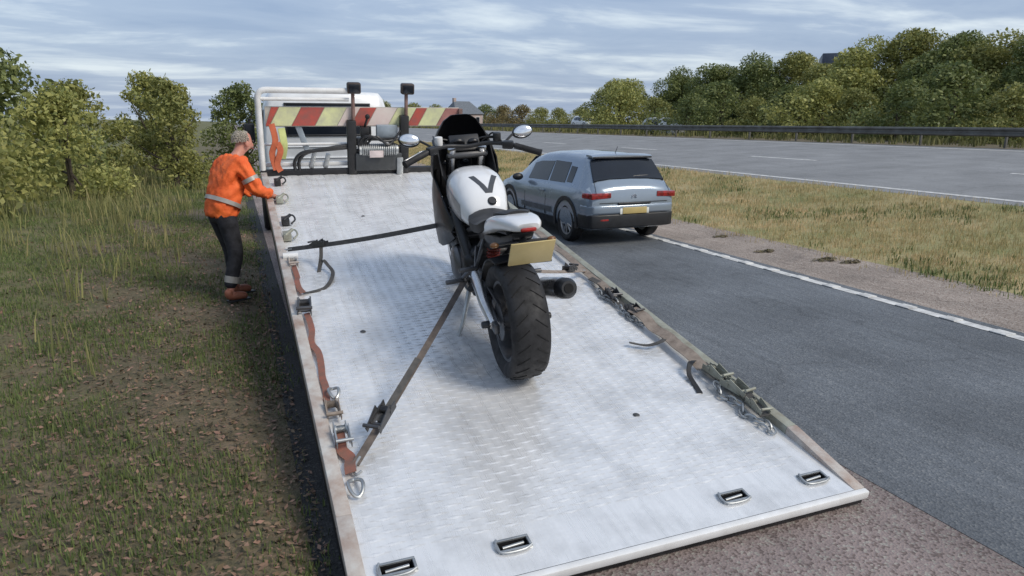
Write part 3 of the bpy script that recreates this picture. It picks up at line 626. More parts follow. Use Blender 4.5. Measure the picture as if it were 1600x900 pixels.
for s_ in (-1, 1):
    a, b = bc + V(s_ * .285, -.108, .041), bc + V(s_ * .41, -.176, .006)
    MB().tube([a, b, b + (b - a).normalized() * .03], [.020, .020, .024], 12).build('grip', RUBBER, bar)
    MB().box(bc + V(s_ * .245, -.085, .045), (.07, .05, .05), Matrix.Rotation(R(-s_ * 25), 3, 'Z')).build('switch_cluster', PLASTIC, bar, bevel=.01)
    MB().tube([bc + V(s_ * .25, -.06, .045), bc + V(s_ * .31, -.05, .035), bc + V(s_ * .42, -.10, .0)], [.009, .007, .006], 8).build('lever', SILVER, bar)
    MB().cyl(bc + V(s_ * .19, -.02, .06), bc + V(s_ * .19, -.02, .115), .026, n=16).build('reservoir', mat('reservoir_white', (.66, .66, .66), .4) if s_ < 0 else PLASTIC, bar, bevel=.006)
    st = MB().tube(catmull([bc + V(s_ * .24, -.05, .06), bc + V(s_ * .30, .0, .09), bc + V(s_ * .345, .0, .105)], 5), .008, 8).build('mirror_stalk', BLACK, bar)
    rr = Matrix.Translation(bc + V(s_ * .37, -.0, .105)) @ Matrix.Rotation(R(-s_ * 8), 4, 'Y') @ Matrix.Rotation(R(-20), 4, 'X')
    bk('mirror', MB().sphere((0, .016, 0), (.070, .032, .044), 20, 12).xf(rr), PLASTIC)
    bk('mirror_glass', MB().sphere((0, -.008, 0), (.062, .013, .037), 20, 10).xf(rr), mat('mirror_glass', (.82, .83, .85), .08, .9, var=.02))
bk('instrument_panel', MB().box((0, 1.155, 1.06), (.20, .06, .12), Matrix.Rotation(R(-40), 3, 'X')).cyl((-.05, 1.120, 1.065), (-.05, 1.14, 1.085), .05).cyl((.055, 1.120, 1.065), (.055, 1.14, 1.085), .038), PLASTIC, bevel=.01)
# nose fairing: an open shell around the head, hollow from behind
def fair(th):
    rows = []
    for z, hw, yf, yb in [(.68, .14, 1.36, 1.18), (.78, .20, 1.46, 1.15), (.87, .225, 1.50, 1.13), (.96, .22, 1.48, 1.15), (1.05, .195, 1.44, 1.20), (1.13, .16, 1.38, 1.24), (1.20, .115, 1.32, 1.25), (1.235, .065, 1.28, 1.25)]:
        rows.append([(math.sin(q) * (hw - th), yb + (yf - th - yb) * max(0, math.cos(q)) ** .8, z) for q in np.linspace(-math.pi / 2, math.pi / 2, 19)])
    return rows
fr, fi = fair(0), fair(.008)
bk('nose_fairing', MB().rings([a + b[::-1] for a, b in zip(fr, fi)]), FAIR, angle=60)
for s_ in (-1, 1):
    bk('headlamp', MB().sphere((s_ * .09, 1.49, .86), (.06, .03, .04), 16, 10), GLASS)
    # side fairing
    rows = []
    for y, zt, zb, xo in [(.72, .66, .58, .18), (.84, .73, .50, .205), (.98, .80, .44, .215), (1.10, .85, .42, .22), (1.22, .88, .52, .205), (1.32, .87, .66, .17)]:
        col_ = [(s_ * (xo + .02 * math.sin(math.pi * t)), y, zb + (zt - zb) * t) for t in np.linspace(0, 1, 7)]
        rows.append(col_ + [(p[0] - s_ * .010, p[1], p[2]) for p in reversed(col_)])
    bk('side_fairing', MB().rings(rows), FAIR, angle=60)
    # pegs and brackets
    pb = bk('peg_bracket', MB().tube([(s_ * .12, .50, .46), (s_ * .19, .46, .42), (s_ * .16, .52, .34)], .016, 8), DGREY)
    MB().cyl((s_ * .18, .47, .40), (s_ * .30, .46, .40), .013, .015).build('foot_peg', DGREY, pb, bevel=.004)
    pb2 = bk('pillion_bracket', MB().tube([(s_ * .09, .30, .72), (s_ * .17, .20, .58), (s_ * .11, .42, .62)], .012, 8), DGREY)
    MB().cyl((s_ * .165, .20, .58), (s_ * .27, .18, .585), .013).build('pillion_peg', DGREY, pb2, bevel=.003)
bk('side_stand', MB().tube([(-.13, .58, .30), (-.20, .50, .10), (-.245, .48, -.003)], [.017, .014, .012], 10).box((-.25, .475, -.018), (.07, .09, .012)), STEEL, bevel=.003)
bk('front_mudguard', MB().rings([[(x * .07, 1.43 + (.318 + .02 * (1 - x * x)) * math.cos(q), .30 + (.318 + .02 * (1 - x * x)) * math.sin(q)) for x in np.linspace(-1, 1, 7)] + [(x * .07, 1.43 + (.311 + .02 * (1 - x * x)) * math.cos(q), .30 + (.311 + .02 * (1 - x * x)) * math.sin(q)) for x in np.linspace(1, -1, 7)] for q in [R(a) for a in range(20, 161, 10)]]), FAIR)
for s_ in (-1, 1):      # dark inner cockpit panels beside the clocks
    rows = []
    for y, zt, zb in ((1.02, .90, .80), (1.12, 1.0, .80), (1.22, 1.10, .80), (1.30, 1.10, .82)):
        c_ = [(s_ * (.12 + .055 * t), y, zb + (zt - zb) * t) for t in np.linspace(0, 1, 5)]
        rows.append(c_ + [(p[0] + s_ * .008, p[1], p[2]) for p in reversed(c_)])
    bk('cockpit_panel', MB().rings(rows), FAIR)
    bk('fork_cap', MB().cyl(fa + V(s_ * .10, -.03, 0) + ax * .79, fa + V(s_ * .10, -.03, 0) + ax * .83, .028, n=16), SILVER, bevel=.004)
# brake and throttle lines
for k, (s_, x2) in enumerate(((-1, -.12), (1, .12), (1, .06), (-1, -.06), (-1, -.16), (1, .16))):
    bk('cable', MB().tube(catmull([bc + V(s_ * .22, -.06, .05), bc + V(s_ * .20, .10, .05 + .008 * k), bc + V(x2, .13, .02), V(x2, 1.22, .78)], 6), .006, 7), PLASTIC)

# ------------------------------------------------------------------ straps and clutter on the bed
def world_strap(name, pts, m, wd=.035, th=.004, side=(1, 0, 0)):
    return MB().ribbon(pts, wd, th, side).build(name, m)
def sag(a, b, n=14, s=.02):
    a, b = V(a), V(b); return [a.lerp(b, i / n) - V(0, 0, s * math.sin(math.pi * i / n)) for i in range(n + 1)]
def ratchet(parent, p, d, sc=1.0, m=STEEL):
    """a ratchet buckle lying at world point p, long axis d"""
    d = V(d).normalized(); x = d.cross(V(0, 0, 1)).normalized(); z = x.cross(d)
    M_ = Matrix((x, d, z)).transposed().to_4x4(); M_.translation = V(p)
    mb = MB()
    for s_ in (-1, 1):
        mb.box((s_ * .026, 0, .008), (.004, .13, .034)); mb.box((s_ * .030, -.045, .022), (.004, .11, .026), Matrix.Rotation(R(16), 3, 'X'))
    mb.cyl((-.032, .02, .012), (.032, .02, .012), .012, n=12); mb.cyl((-.03, -.055, .004), (.03, -.055, .004), .007, n=10); mb.cyl((-.036, -.10, .038), (.036, -.10, .038), .008, n=10)
    mb.lathe([(.004, -.024), (.022, -.024), (.022, -.019), (.004, -.019)], (0, .02, .012), 'x', 14, loop=True); mb.lathe([(.004, .019), (.022, .019), (.022, .024), (.004, .024)], (0, .02, .012), 'x', 14, loop=True)
    for f in range(3): mb.cyl((-.022, .02, .012), (.022, .02, .012), .017 + .0, n=12)
    mb.xf(M_ @ Matrix.Scale(sc, 4)); return mb.build('ratchet_buckle', m, parent, bevel=.0)
def hook(parent, p, d, m=STEEL):
    d = V(d).normalized(); s_ = d.cross(V(0, 0, 1)).normalized()
    pts = catmull([V(p) + d * .05, V(p), V(p) - d * .04 + s_ * .012, V(p) - d * .055 + s_ * .035, V(p) - d * .03 + s_ * .05], 5)
    return MB().tube(pts, .007, 8).build('hook', m, parent)
# front strap from the left rail up to the bike
A = bedp(.085, 3.90, .055); B = bikep(-.20, 1.06, .56)
st = world_strap('tie_down_strap', sag(A, B, s=.015), GREYWEB, .036, .006, side=(0, .3, 1))
tag(st, 'dark strap from left rail to the motorcycle front, its loose tail hanging', 'strap', 'straps holding the motorcycle')
k = A.lerp(B, .24)
dirn = (B - A).normalized()
ratchet(st, k - V(0, 0, .005), dirn, 1.0, DGREY); hook(st, A, dirn)
T1 = bedp(.37, 3.46, .006)
MB().ribbon(catmull([k, k + V(-.01, -.05, -.10), k + V(-.05, -.13, -.24), (k + T1) / 2 + V(-.03, -.02, -.02), T1 + V(-.01, 0, .05), T1 + V(.01, -.14, .003), bedp(.29, 3.12, .006), bedp(.12, 3.04, .012)], 6), .03, .004, (1, .3, 0)).build('strap_tail', GREYWEB, st)
# rear strap
A = bedp(.145, .86, .03); B = bikep(-.165, .50, .40)
st = world_strap('tie_down_strap', sag(A, B, s=.012), mat('brown_grey_webbing', (.13, .105, .09), .85, col2=(.07, .06, .055), vscale=18, bump=.15, bscale=220), .038, .006, side=(1, .2, 0))
tag(st, 'brown grey ratchet strap from rear left deck to the motorcycle frame', 'strap', 'straps holding the motorcycle')
dirn = (B - A).normalized(); ratchet(st, A.lerp(B, .20) + V(0, 0, .008), dirn, 1.25, DGREY); hook(st, A, dirn)
MB().ribbon(sag(A.lerp(B, .17) + V(0, 0, .01), A.lerp(B, .48) + V(.004, 0, .008), 6, .0), .036, .004, (1, .2, 0)).build('strap_tail', GREYWEB, st)
# right strap, from the bike down to the right rail
A = bedp(2.42, 2.9, .06); B = bikep(.19, .50, .40)
st = world_strap('tie_down_strap', sag(A, B, s=.012), TANWEB, .036, .006, side=(.4, .8, 0))
tag(st, 'tan strap from right rail to the motorcycle frame behind its silencer', 'strap', 'straps holding the motorcycle')
ratchet(st, A.lerp(B, .3) + V(0, 0, .006), (B - A), 1.1, DGREY); hook(st, A, B - A)

# loose webbing along the left rail
def loose(name, x0, y0, y1, amp, m, label, cat='strap', z=.012, wd=.042, seed=1, grp='loose straps along the bed rails', lift=.0):
    rs = random.Random(seed); n = max(5, int(abs(y1 - y0) / .14)); P = []
    for i in range(n + 1):
        t = i / n; P.append(bedp(x0 + rs.uniform(-amp, amp), y0 + (y1 - y0) * t, z + rs.uniform(0, .03) + lift))
    o = MB().ribbon(catmull(P, 4), wd, .005, (1, 0, .25)).build(name, m); tag(o, label, cat, grp)
    return o
o = loose('orange_strap', .105, 3.55, 3.0, .012, ORANGE, 'short orange strap on the left rail beside the hanging strap tail', seed=3, z=.02, wd=.04)
ratchet(o, bedp(.10, 3.62, .04), (0, 1, .17), 1.1, PALE)
o = loose('orange_strap', .10, 2.62, 1.45, .014, ORANGE, 'long faded orange strap lying along the middle of the left rail', seed=5, z=.016, wd=.040)
ratchet(o, bedp(.10, 2.72, .045), (.1, 1, .17), 1.5, DGREY); ratchet(o, bedp(.105, 1.38, .03), (0, 1, .17), 1.2, TANWEB)
o = loose('orange_strap', .115, 1.12, .80, .015, ORANGE, 'crumpled orange strap at the rear end of the left rail', seed=8, z=.02, wd=.055)
ratchet(o, bedp(.115, 1.10, .05), (0, 1, .17), 1.2, STEEL)
mb = MB()
for (a, b, c_, r_) in ((.12, .70, .03, .042), (.135, 1.52, .05, .035)):
    mb2 = MB().tube([bedp(a + r_ * math.cos(q) * .8, b + r_ * 1.5 * math.sin(q), c_ + .012 * math.cos(q * 2)) for q in [2 * math.pi * i / 20 for i in range(20)]], .009, 8, loop=True)
    o = mb2.build('steel_ring', STEEL); tag(o, 'large steel ring lying on deck at the rear end of left rail' if b < 1 else 'small steel ring on left rail between the orange straps', 'ring')
# stake pockets and hooks near the front left
for i, (y, x) in enumerate(((6.22, .16), (5.5, .13), (4.75, .13), (4.30, .11))):
    mb = MB().box((x, y, .04), (.07, .12, .06)).cyl((x - .02, y - .05, .06), (x + .05, y + .03, .09), .016).tube(catmull([(x, y + .06, .06), (x + .07, y + .08, .07), (x + .09, y, .05), (x + .05, y - .06, .03)], 5), .009, 8)
    mb.build('lashing_hook', BLACK if i % 2 == 0 else OLIVE, bed, bevel=.004)
MB().tube([bedp(.03 + 0, 3.72, .06), bedp(.15, 3.72, .06)], .03, 10).build('rail_collar', WHITEF, TROOT, matrix=TROOT.matrix_world.inverted() if False else Matrix.Translation((-BX, -BY, 0)))
# chains and straps heaped along the right rail
o = loose('tan_strap', 2.435, 4.4, 2.45, .012, TANWEB, 'long dirty tan strap lying along right rail beside the motorcycle', seed=12, z=.035, wd=.06)
o = loose('grey_strap', 2.41, 2.75, 2.05, .025, GREYWEB, 'dark grey strap bundled on right rail behind the silencer', seed=13, z=.03, wd=.05)
ratchet(o, bedp(2.42, 2.42, .05), (.1, 1, .17), 1.1, DGREY)
ratchet(o, bedp(2.43, 2.12, .05), (-.1, 1, .17), 1.0, DGREY)
o = loose('tan_strap', 2.425, 2.1, 1.2, .012, TANWEB, 'tan strap on right rail leading to the hook', seed=14, z=.04, wd=.085)
MB().ribbon(catmull([bedp(2.40, 1.62, .05), bedp(2.32, 1.58, .05), bedp(2.24, 1.60, .03), bedp(2.14, 1.66, .035)], 5), .035, .006, (0, 1, 0)).build('strap_end', GREYWEB, o)
hk = MB().ribbon(catmull([bedp(2.40, 1.28, .06), bedp(2.34, 1.24, .065), bedp(2.30, 1.18, .03), bedp(2.285, 1.08, .006), bedp(2.26, 1.0, .006)], 5), .035, .006, (1, .4, 0)).build('strap_end', BLACK, o)
o = loose('grey_strap', 2.44, 1.26, .62, .02, GREYWEB, 'dark strap heaped on right rail nearest the road corner', seed=15, z=.04, wd=.06)
for yy, sc in ((1.12, 1.15), (.93, 1.2), (.72, 1.0)): ratchet(o, bedp(2.44, yy, .06), (random.uniform(-.3, .3), 1, .17), sc, DGREY if sc > 1.4 else OLIVE)
# chain of separate links along the right rail
def chain(name, pts, label, r=.022):
    e_ = empty(name, pts[0]); tag(e_, label, 'chain')
    P = catmull(pts, 10); acc = 0; last = P[0]; kk = 0
    for p, q in zip(P, P[1:]):
        if (p - last).length >= r * 2.0:
            d = (q - p).normalized(); x = d.cross(V(0, 0, 1)).normalized(); z = x.cross(d)
            if kk % 2: x, z = z, -x
            MB().tube([p - V(pts[0]) + d * math.sin(a) * r * 1.6 + x * math.cos(a) * r for a in [2 * math.pi * i / 10 for i in range(10)]], .0065, 6, loop=True).build('chain_link', STEEL, e_)
            last = p; kk += 1
chain('lashing_chain', [bedp(2.40, 1.05, .05), bedp(2.36, .92, .02), bedp(2.40, .80, .03), bedp(2.36, .70, .015), bedp(2.42, .60, .02), bedp(2.40, .52, .015), bedp(2.37, .60, .012)], 'short steel chain dumped inside right rail near the rear corner')
chain('lashing_chain', [bedp(2.40, 2.6, .03), bedp(2.36, 2.45, .02), bedp(2.40, 2.3, .03), bedp(2.37, 2.1, .018), bedp(2.40, 1.9, .02)], 'steel chain on the deck under the tan strap, right of the motorcycle')

# ------------------------------------------------------------------ cars
def make_car(name, label, paint, loc, rotz, detail=True, group=None):
    root = empty(name, loc, (0, 0, rotz)); tag(root, label, 'car', group)
    ST = [ # y, zb, w, zbelt, ztop, wtop
        (0.00, .44, .70, .78, .90, .60), (.03, .34, .78, .84, .965, .68), (.10, .28, .83, .90, 1.02, .72), (.20, .25, .852, .93, 1.10, .70), (.34, .23, .862, .945, 1.27, .665), (.47, .22, .866, .95, 1.42, .625), (.56, .22, .868, .95, 1.455, .615), (.95, .21, .868, .945, 1.485, .615), (1.6, .21, .868, .935, 1.495, .61), (2.2, .21, .868, .925, 1.465, .60),
        (2.6, .21, .868, .92, 1.385, .60), (2.95, .21, .866, .915, 1.19, .645), (3.2, .21, .862, .91, 1.045, .69), (3.6, .22, .85, .87, .99, .70), (3.9, .23, .82, .80, .91, .66), (4.07, .26, .74, .70, .80, .58), (4.14, .33, .64, .60, .68, .5)]
    A_ = np.array(ST); 
    def sec(y):
        zb, w_, zl, zt, wt = [float(np.interp(y, A_[:, 0], A_[:, k])) for k in range(1, 6)]
        h = zl - zb
        P = [(0, zb), (w_ * .80, zb), (w_ * .955, zb + .06), (w_ * .99, zb + .16), (w_, zb + h * .45), (w_ * .992, zb + h * .72), (w_ * .965, zl - .035), (w_ * .935, zl), (wt + .035, zt - .13), (wt - .005, zt - .065), (wt * .86, zt - .022), (wt * .5, zt + .008), (0, zt + .018)]
        return P
    def ring(y):
        P = sec(y); return [(x, y, z) for x, z in P] + [(-x, y, z) for x, z in reversed(P[1:-1])]
    ys = []
    for a, b in zip(A_[:-1, 0], A_[1:, 0]):
        n = max(1, int((b - a) / .12)); ys += [a + (b - a) * i / n for i in range(n)]
    ys.append(4.14)
    body = MB().rings([ring(y) for y in ys]).build('body', paint, root, angle=32)
    if detail:                                           # cut the wheel arches
        for wy in (.80, 3.34):
            cut = MB().cyl((-1.2, wy, .33), (1.2, wy, .33), .385, n=40).build('arch_cutter', None)
            md = body.modifiers.new('arch', 'BOOLEAN'); md.operation = 'DIFFERENCE'; md.object = cut; md.solver = 'EXACT'
            # keep the middle of the floor: fine, it is not seen
            bpy.context.view_layer.update()
            ev = body.evaluated_get(bpy.context.evaluated_depsgraph_get()); me = bpy.data.meshes.new_from_object(ev)
            body.modifiers.clear(); body.data = me
            bpy.data.objects.remove(cut)
        body.data.set_sharp_from_angle(angle=R(32))
        MB().box((0, .80, .50), (1.1, .86, .5)).box((0, 3.34, .50), (1.1, .86, .5)).build('wheel_well', mat('wheel_well_black', (.01, .01, .01), .9), body)
    def surf(y, k, t, off, s_=1):
        P = sec(y); (x0, z0), (x1, z1) = P[k], P[k + 1]; x, z = x0 + (x1 - x0) * t, z0 + (z1 - z0) * t
        n = V(z1 - z0, 0, -(x1 - x0)).normalized()
        return V((x + n.x * off) * s_, y, z + n.z * off)
    def panel(nm, y0, y1, k, t0, t1, s_, m, off=.006, skew=0.0, parent=body):
        rows = []
        for y in np.linspace(y0, y1, 14):
            rows.append([surf(min(4.1, y + skew * (t - t0)), k, t, off, s_) for t in np.linspace(t0, t1, 6)])
        back = [[(p.x - s_ * .012, p.y, p.z) for p in r_] for r_ in rows]
        return MB().rings([a + b[::-1] for a, b in zip(rows, back)]).build(nm, m, parent, angle=50)
    for s_ in (-1, 1):
        panel('rear_door_window', .98, 1.58, 7, .10, .93, s_, GLASS, skew=.0)
        panel('front_door_window', 1.66, 2.52, 7, .10, .90, s_, GLASS, skew=-.05)
        panel('quarter_window', .72, .92, 7, .14, .80, s_, GLASS)
        for y0, y1 in ((1.20, 2.95),):
            panel('sill_cladding', y0, y1, 2, -.3, 1.0, s_, PLASTIC, .012)
            panel('door_bump_panel', y0 + .15, y1 - .25, 3, .35, .95, s_, mat('bump_panel_grey', (.10, .11, .125), .5), .008)
        for yy in (1.62, 2.55): panel('door_seam', yy - .006, yy + .006, 4, -.8, .95, s_, mat('seam_black', (.01, .01, .01), .8), .002)
        MB().box((s_ * .872, 1.75, .80), (.02, .18, .03)).build('door_handle', paint, body, bevel=.008)
        # wheel arch trim
        for wy in (.80, 3.34):
            tr = MB(); xo = sec(wy)[4][0]
            tr.rings([[(s_ * (xo + .014), wy + rr * math.cos(q), .33 + rr * math.sin(q)) for rr in (.375, .445)] + [(s_ * (xo - .03), wy + rr * math.cos(q), .33 + rr * math.sin(q)) for rr in (.445, .375)] for q in [R(a) for a in range(-12, 193, 8)]])
            tr.build('arch_trim', PLASTIC, body)
            wheel('wheel', root, (s_ * .765, wy, .325), .325, .205, .215, mat('alloy_grey', (.46, .46, .47), .35, .8))
        tp = MB().rings([[(s_ * x, yb(x) + dy_, z) for x, z in ((.44, .795), (.80, .78), (.805, .875), (.44, .885))] for dy_ in (0.0,) for yb in (lambda x: -.012 + .0 * x,)] + [[(s_ * x, .10, z) for x, z in ((.44, .795), (.815, .78), (.82, .875), (.44, .885))]])
        tp.build('tail_lamp', LAMPRED, root, bevel=.012)
        MB().box((s_ * .815, .16, .83), (.06, .16, .085), Matrix.Rotation(R(-s_ * 12), 3, 'Z')).build('tail_lamp_side', LAMPRED, root, bevel=.015)
        MB().box((s_ * .56, -.01, .44), (.16, .03, .04)).build('reflector', LAMPRED, root, bevel=.006)
        MB().box((s_ * .255, -.028, .575), (.05, .02, .10)).build('plate_lamp', mat('pale_lens', (.72, .74, .70), .25), root, bevel=.008)
        mr_ = MB().sphere((s_ * .98, 2.62, .98), (.11, .07, .07), 16, 10).build('door_mirror', PLASTIC, root)
    # rear glass wraps across the sloping tail between belt and roof
    rows = []
    for i in range(9):
        y = .175 + (.455 - .175) * i / 8; zt = float(np.interp(y, A_[:, 0], A_[:, 4])); wt = float(np.interp(y, A_[:, 0], A_[:, 5]))
        rows.append([(x * (wt - .03), y - .014, zt + .020 - .035 * abs(x) ** 3) for x in np.linspace(-1, 1, 11)] + [(x * (wt - .03), y + .01, zt - .02 - .035 * abs(x) ** 3) for x in np.linspace(1, -1, 11)])
    MB().rings(rows).build('rear_window', GLASS, root, angle=50)
    MB().rings([[(x * .58, y, z + .020 * (1 - x * x) - .012) for x in np.linspace(-1, 1, 9)] + [(x * .58, y, z - t_ - .012) for x in np.linspace(1, -1, 9)] for y, z, t_ in ((.40, 1.455, .02), (.46, 1.475, .035), (.62, 1.482, .03))]).build('roof_spoiler', paint, root, angle=50)
    MB().box((0, .405, 1.425), (1.14, .03, .03)).build('spoiler_underside', PLASTIC, root, bevel=.006)
    # tailgate and bumper
    MB().rings([[(x * w1, y, z) for x, z in ((-1, .30), (1, .30), (1.01, .53), (-1.01, .53))] for y, w1 in ((-.025, .66), (.02, .78), (.14, .838), (.36, .868))]).build('rear_bumper_cladding', PLASTIC, root, bevel=.025, seg=3)
    MB().rings([[(x * w1, y, z) for x, z in ((-1, .54), (1, .54), (1.0, .68), (-1.0, .68))] for y, w1 in ((-.035, .62), (.0, .76), (.12, .84), (.30, .866))]).build('rear_bumper', paint, root, bevel=.025, seg=3)
    MB().box((0, -.040, .585), (.46, .012, .105)).build('licence_plate', PLATEY, root, bevel=.003)
    MB().box((0, -.012, .70), (.62, .05, .03)).build('tailgate_lip', PLASTIC, root, bevel=.008)
    SEAM = mat('seam_black', ())
    MB().box((0, -.004, .715), (1.30, .012, .008)).build('tailgate_seam', SEAM, root)
    for s_ in (-1, 1): MB().tube([(s_ * .66, .02, .72), (s_ * .70, .04, .90), (s_ * .68, .14, 1.03)], .004, 5).build('tailgate_seam', SEAM, root)
    MB().tube([(0, .175, 1.085), (.12, .20, 1.13), (.38, .205, 1.135)], [.012, .008, .006], 6).build('rear_wiper', PLASTIC, root)
    em = MB()
    for dz in (0, .028):
        for s_ in (-1, 1): em.tube([(s_ * .045, -.012, .79 + dz), (0, -.016, .82 + dz)], .007, 6)
    em.build('emblem', SILVER, root)
    MB().tube([(-.0, .66, 1.48), (-.0, .58, 1.60)], [.006, .004], 8).build('aerial', PLASTIC, root)
    MB().box((0, 2.86, 1.26), (1.15, .02, .42), Matrix.Rotation(R(62), 3, 'X')).build('windscreen', GLASS, root, bevel=.01)
    for s_ in (-1, 1):
        MB().sphere((s_ * .62, 3.98, .70), (.14, .12, .06), 14, 8).build('headlamp', mat('pale_lens', ()), root)
    for sx_ in (-.12, .12): MB().box((sx_ * 2.6, .22, .27), (.10, .10, .06)).build('exhaust_tip', DGREY, root, bevel=.02)
    return root
BLUEGREY = mat('blue_grey_metallic', (.26, .315, .38), .24, .35, col2=(.24, .29, .35), vscale=2, coat=.8)
make_car('hatchback_car', 'blue grey hatchback driving away beside the flatbed', BLUEGREY, (5.74, 9.35, .008), R(1.0)).scale = (.94, .94, .94)

# ------------------------------------------------------------------ person
def skin_obj(name, verts, edges, radii, m, parent=None, sub=2, root=0):
    me = bpy.data.meshes.new(name); me.from_pydata([tuple(v) for v in verts], edges, []); o = bpy.data.objects.new(name, me); C.objects.link(o)
    bm_ = bmesh.new(); bm_.from_mesh(me); ly = bm_.verts.layers.skin.verify(); bm_.verts.ensure_lookup_table()
    for i, v in enumerate(bm_.verts):
        r_ = radii[i]; v[ly].radius = r_ if isinstance(r_, tuple) else (r_, r_)
        v[ly].use_root = (i == root)
    bm_.to_mesh(me); bm_.free()
    o.modifiers.new('skin', 'SKIN').use_smooth_shade = True
    s_ = o.modifiers.new('sub', 'SUBSURF'); s_.levels = sub; s_.render_levels = sub
    bpy.context.view_layer.update()
    ev = o.evaluated_get(bpy.context.evaluated_depsgraph_get()); nm = bpy.data.meshes.new_from_object(ev); nm.name = name
    bpy.data.objects.remove(o); bpy.data.meshes.remove(me)
    nm.polygons.foreach_set('use_smooth', [True] * len(nm.polygons)); nm.materials.clear()
    return link(name, nm, m, parent)
SKIN = mat('skin', (.52, .25, .18), .55, 0, col2=(.44, .17, .125), vscale=9, bump=.05)
PE = dict(pel=V(0, 0, .97), sp=V(0, .05, 1.16), ch=V(0, .15, 1.38), nk=V(0, .22, 1.53), nk2=V(0, .265, 1.59), hd=V(0, .315, 1.665), hd2=V(0, .322, 1.735))
vs, es, rs = [], [], []
def sv(p, r_, prev=None):
    vs.append(V(p)); rs.append(r_)
    if prev is not None: es.append((prev, len(vs) - 1))
    return len(vs) - 1
i0 = sv(PE['pel'], (.105, .085)); i1 = sv(PE['sp'], (.13, .10), i0); i2 = sv(PE['ch'], (.155, .11), i1); i3 = sv(PE['nk'], .062, i2); i3b = sv(PE['nk2'], .056, i3); i4 = sv(PE['hd'], (.078, .096), i3b); i5 = sv(PE['hd2'], (.066, .082), i4); i6 = sv(V(0, .318, 1.785), (.042, .055), i5)
sv(V(0, .425, 1.635), .014, i4)                                    # nose
LEGS = {}; ARMS = {}
for s_ in (-1, 1):
    if s_ > 0: kn, an, to = V(.12, .06, .52), V(.13, -.06, .09), V(.15, .10, .045)
    else: kn, an, to = V(-.12, .12, .53), V(-.13, .14, .09), V(-.14, .30, .045)
    a = sv(V(s_ * .095, 0, .90), .070, i0); b = sv(kn, .06, a); c_ = sv(an, .042, b); d_ = sv(to, (.04, .03), c_)
    LEGS[s_] = (V(s_ * .095, 0, .90), kn, an, to)
    sh, el, wr = V(s_ * .185, .17, 1.45), V(s_ * .27, .26, 1.20), V(s_ * .20, .50, 1.10)
    a = sv(sh, .062, i2); b = sv(el, .045, a); c_ = sv(wr, .031, b)
    hd = (wr - el).normalized(); pm = wr + hd * .06; p_ = sv(pm, (.036, .018), c_)
    ARMS[s_] = (sh, el, wr, pm, hd)
    lat = V(0, 0, 1).cross(hd).normalized()
    for k in range(4):
        o_ = lat * (-.027 + .018 * k); ln = (.062, .074, .070, .056)[k] 
        q1 = sv(pm + o_ + hd * .035, .0095, p_); q2 = sv(pm + o_ + hd * (.035 + ln * .5) - V(0, 0, .012), .0085, q1); sv(pm + o_ + hd * (.035 + ln * .8) - V(0, 0, .038), .0075, q2)
    q1 = sv(wr + hd * .03 + lat * (-s_ * -.034), .011, c_); sv(wr + hd * .07 + lat * (s_ * .05) - V(0, 0, .02), .009, q1)
person = skin_obj('person', vs, es, rs, SKIN, sub=2)
# clothes: slightly larger skins over the same pose
def cloth(name, chains, m, sub=2):
    vv, ee, rr = [], [], []; key = {}
    for chn_ in chains:
        prev = None
        for p, r_ in chn_:
            kx = tuple(round(c, 4) for c in p)
            if kx not in key: key[kx] = len(vv); vv.append(V(p)); rr.append(r_)
            if prev is not None: ee.append((prev, key[kx]))
            prev = key[kx]
    return skin_obj(name, vv, ee, rr, m, person, sub)
HIVIS = mat('orange_high_vis', (.85, .16, .03), .75, 0, col2=(.62, .09, .02), vscale=6, bump=1.0, bscale=11)
TROU = mat('dark_trousers', (.018, .019, .026), .85, 0, var=.25, vscale=9, bump=.4, bscale=16)
REFL = mat('grey_reflective_tape', (.40, .38, .35), .4, .2)
chs = [[(V(0, -.01, .88), (.205, .165)), (PE['pel'], (.21, .17)), (PE['sp'], (.212, .172)), (PE['ch'], (.205, .165)), (PE['nk'] - V(0, 0, .02), (.09, .085))]]
for s_ in (-1, 1):
    sh, el, wr, pm, hd = ARMS[s_]; chs.append([(PE['ch'], (.205, .165)), (sh, .098), (sh.lerp(el, .5), .078), (el, .084), (el.lerp(wr, .5), .066), (wr - hd * .02, .060)])
jacket = cloth('jacket', chs, HIVIS, 3)
for v in jacket.data.vertices:
    p = v.co; v.co = p + v.normal * (.010 * math.sin(p.z * 46 + 5 * math.sin(p.x * 17 + p.y * 9)) + .007 * math.sin(p.x * 60 + p.z * 23 + 3 * math.sin(p.y * 31)))
chs = []
for s_ in (-1, 1):
    hp, kn, an, to = LEGS[s_]; chs.append([(V(0, 0, .97), (.125, .105)), (hp, .112), (kn, .085), (an + V(0, 0, .05), .072)])
cloth('trousers', chs, TROU)
for s_ in (-1, 1):
    hp, kn, an, to = LEGS[s_]
    d_ = (kn - an).normalized(); b = an + d_ * .16
    MB().tube([b - d_ * .035, b + d_ * .035], [.079, .082], 20).build('ankle_reflector', REFL, person)
    bt = skin_obj('boot', [an + V(0, -.01, .07), an + V(0, -.02, -.03), (an + to) / 2 + V(0, .02, .0), to + V(0, .03, .0)], [(0, 1), (1, 2), (2, 3)], [.062, (.055, .05), (.056, .05), (.05, .04)], mat('orange_brown_boot', (.34, .12, .065), .6, col2=(.22, .075, .045), vscale=12), person, 2)
    MB().box((an + to) / 2 + V(0, .01, -.052), (.086, .255, .022)).build('boot_sole', PLASTIC, person, bevel=.01)
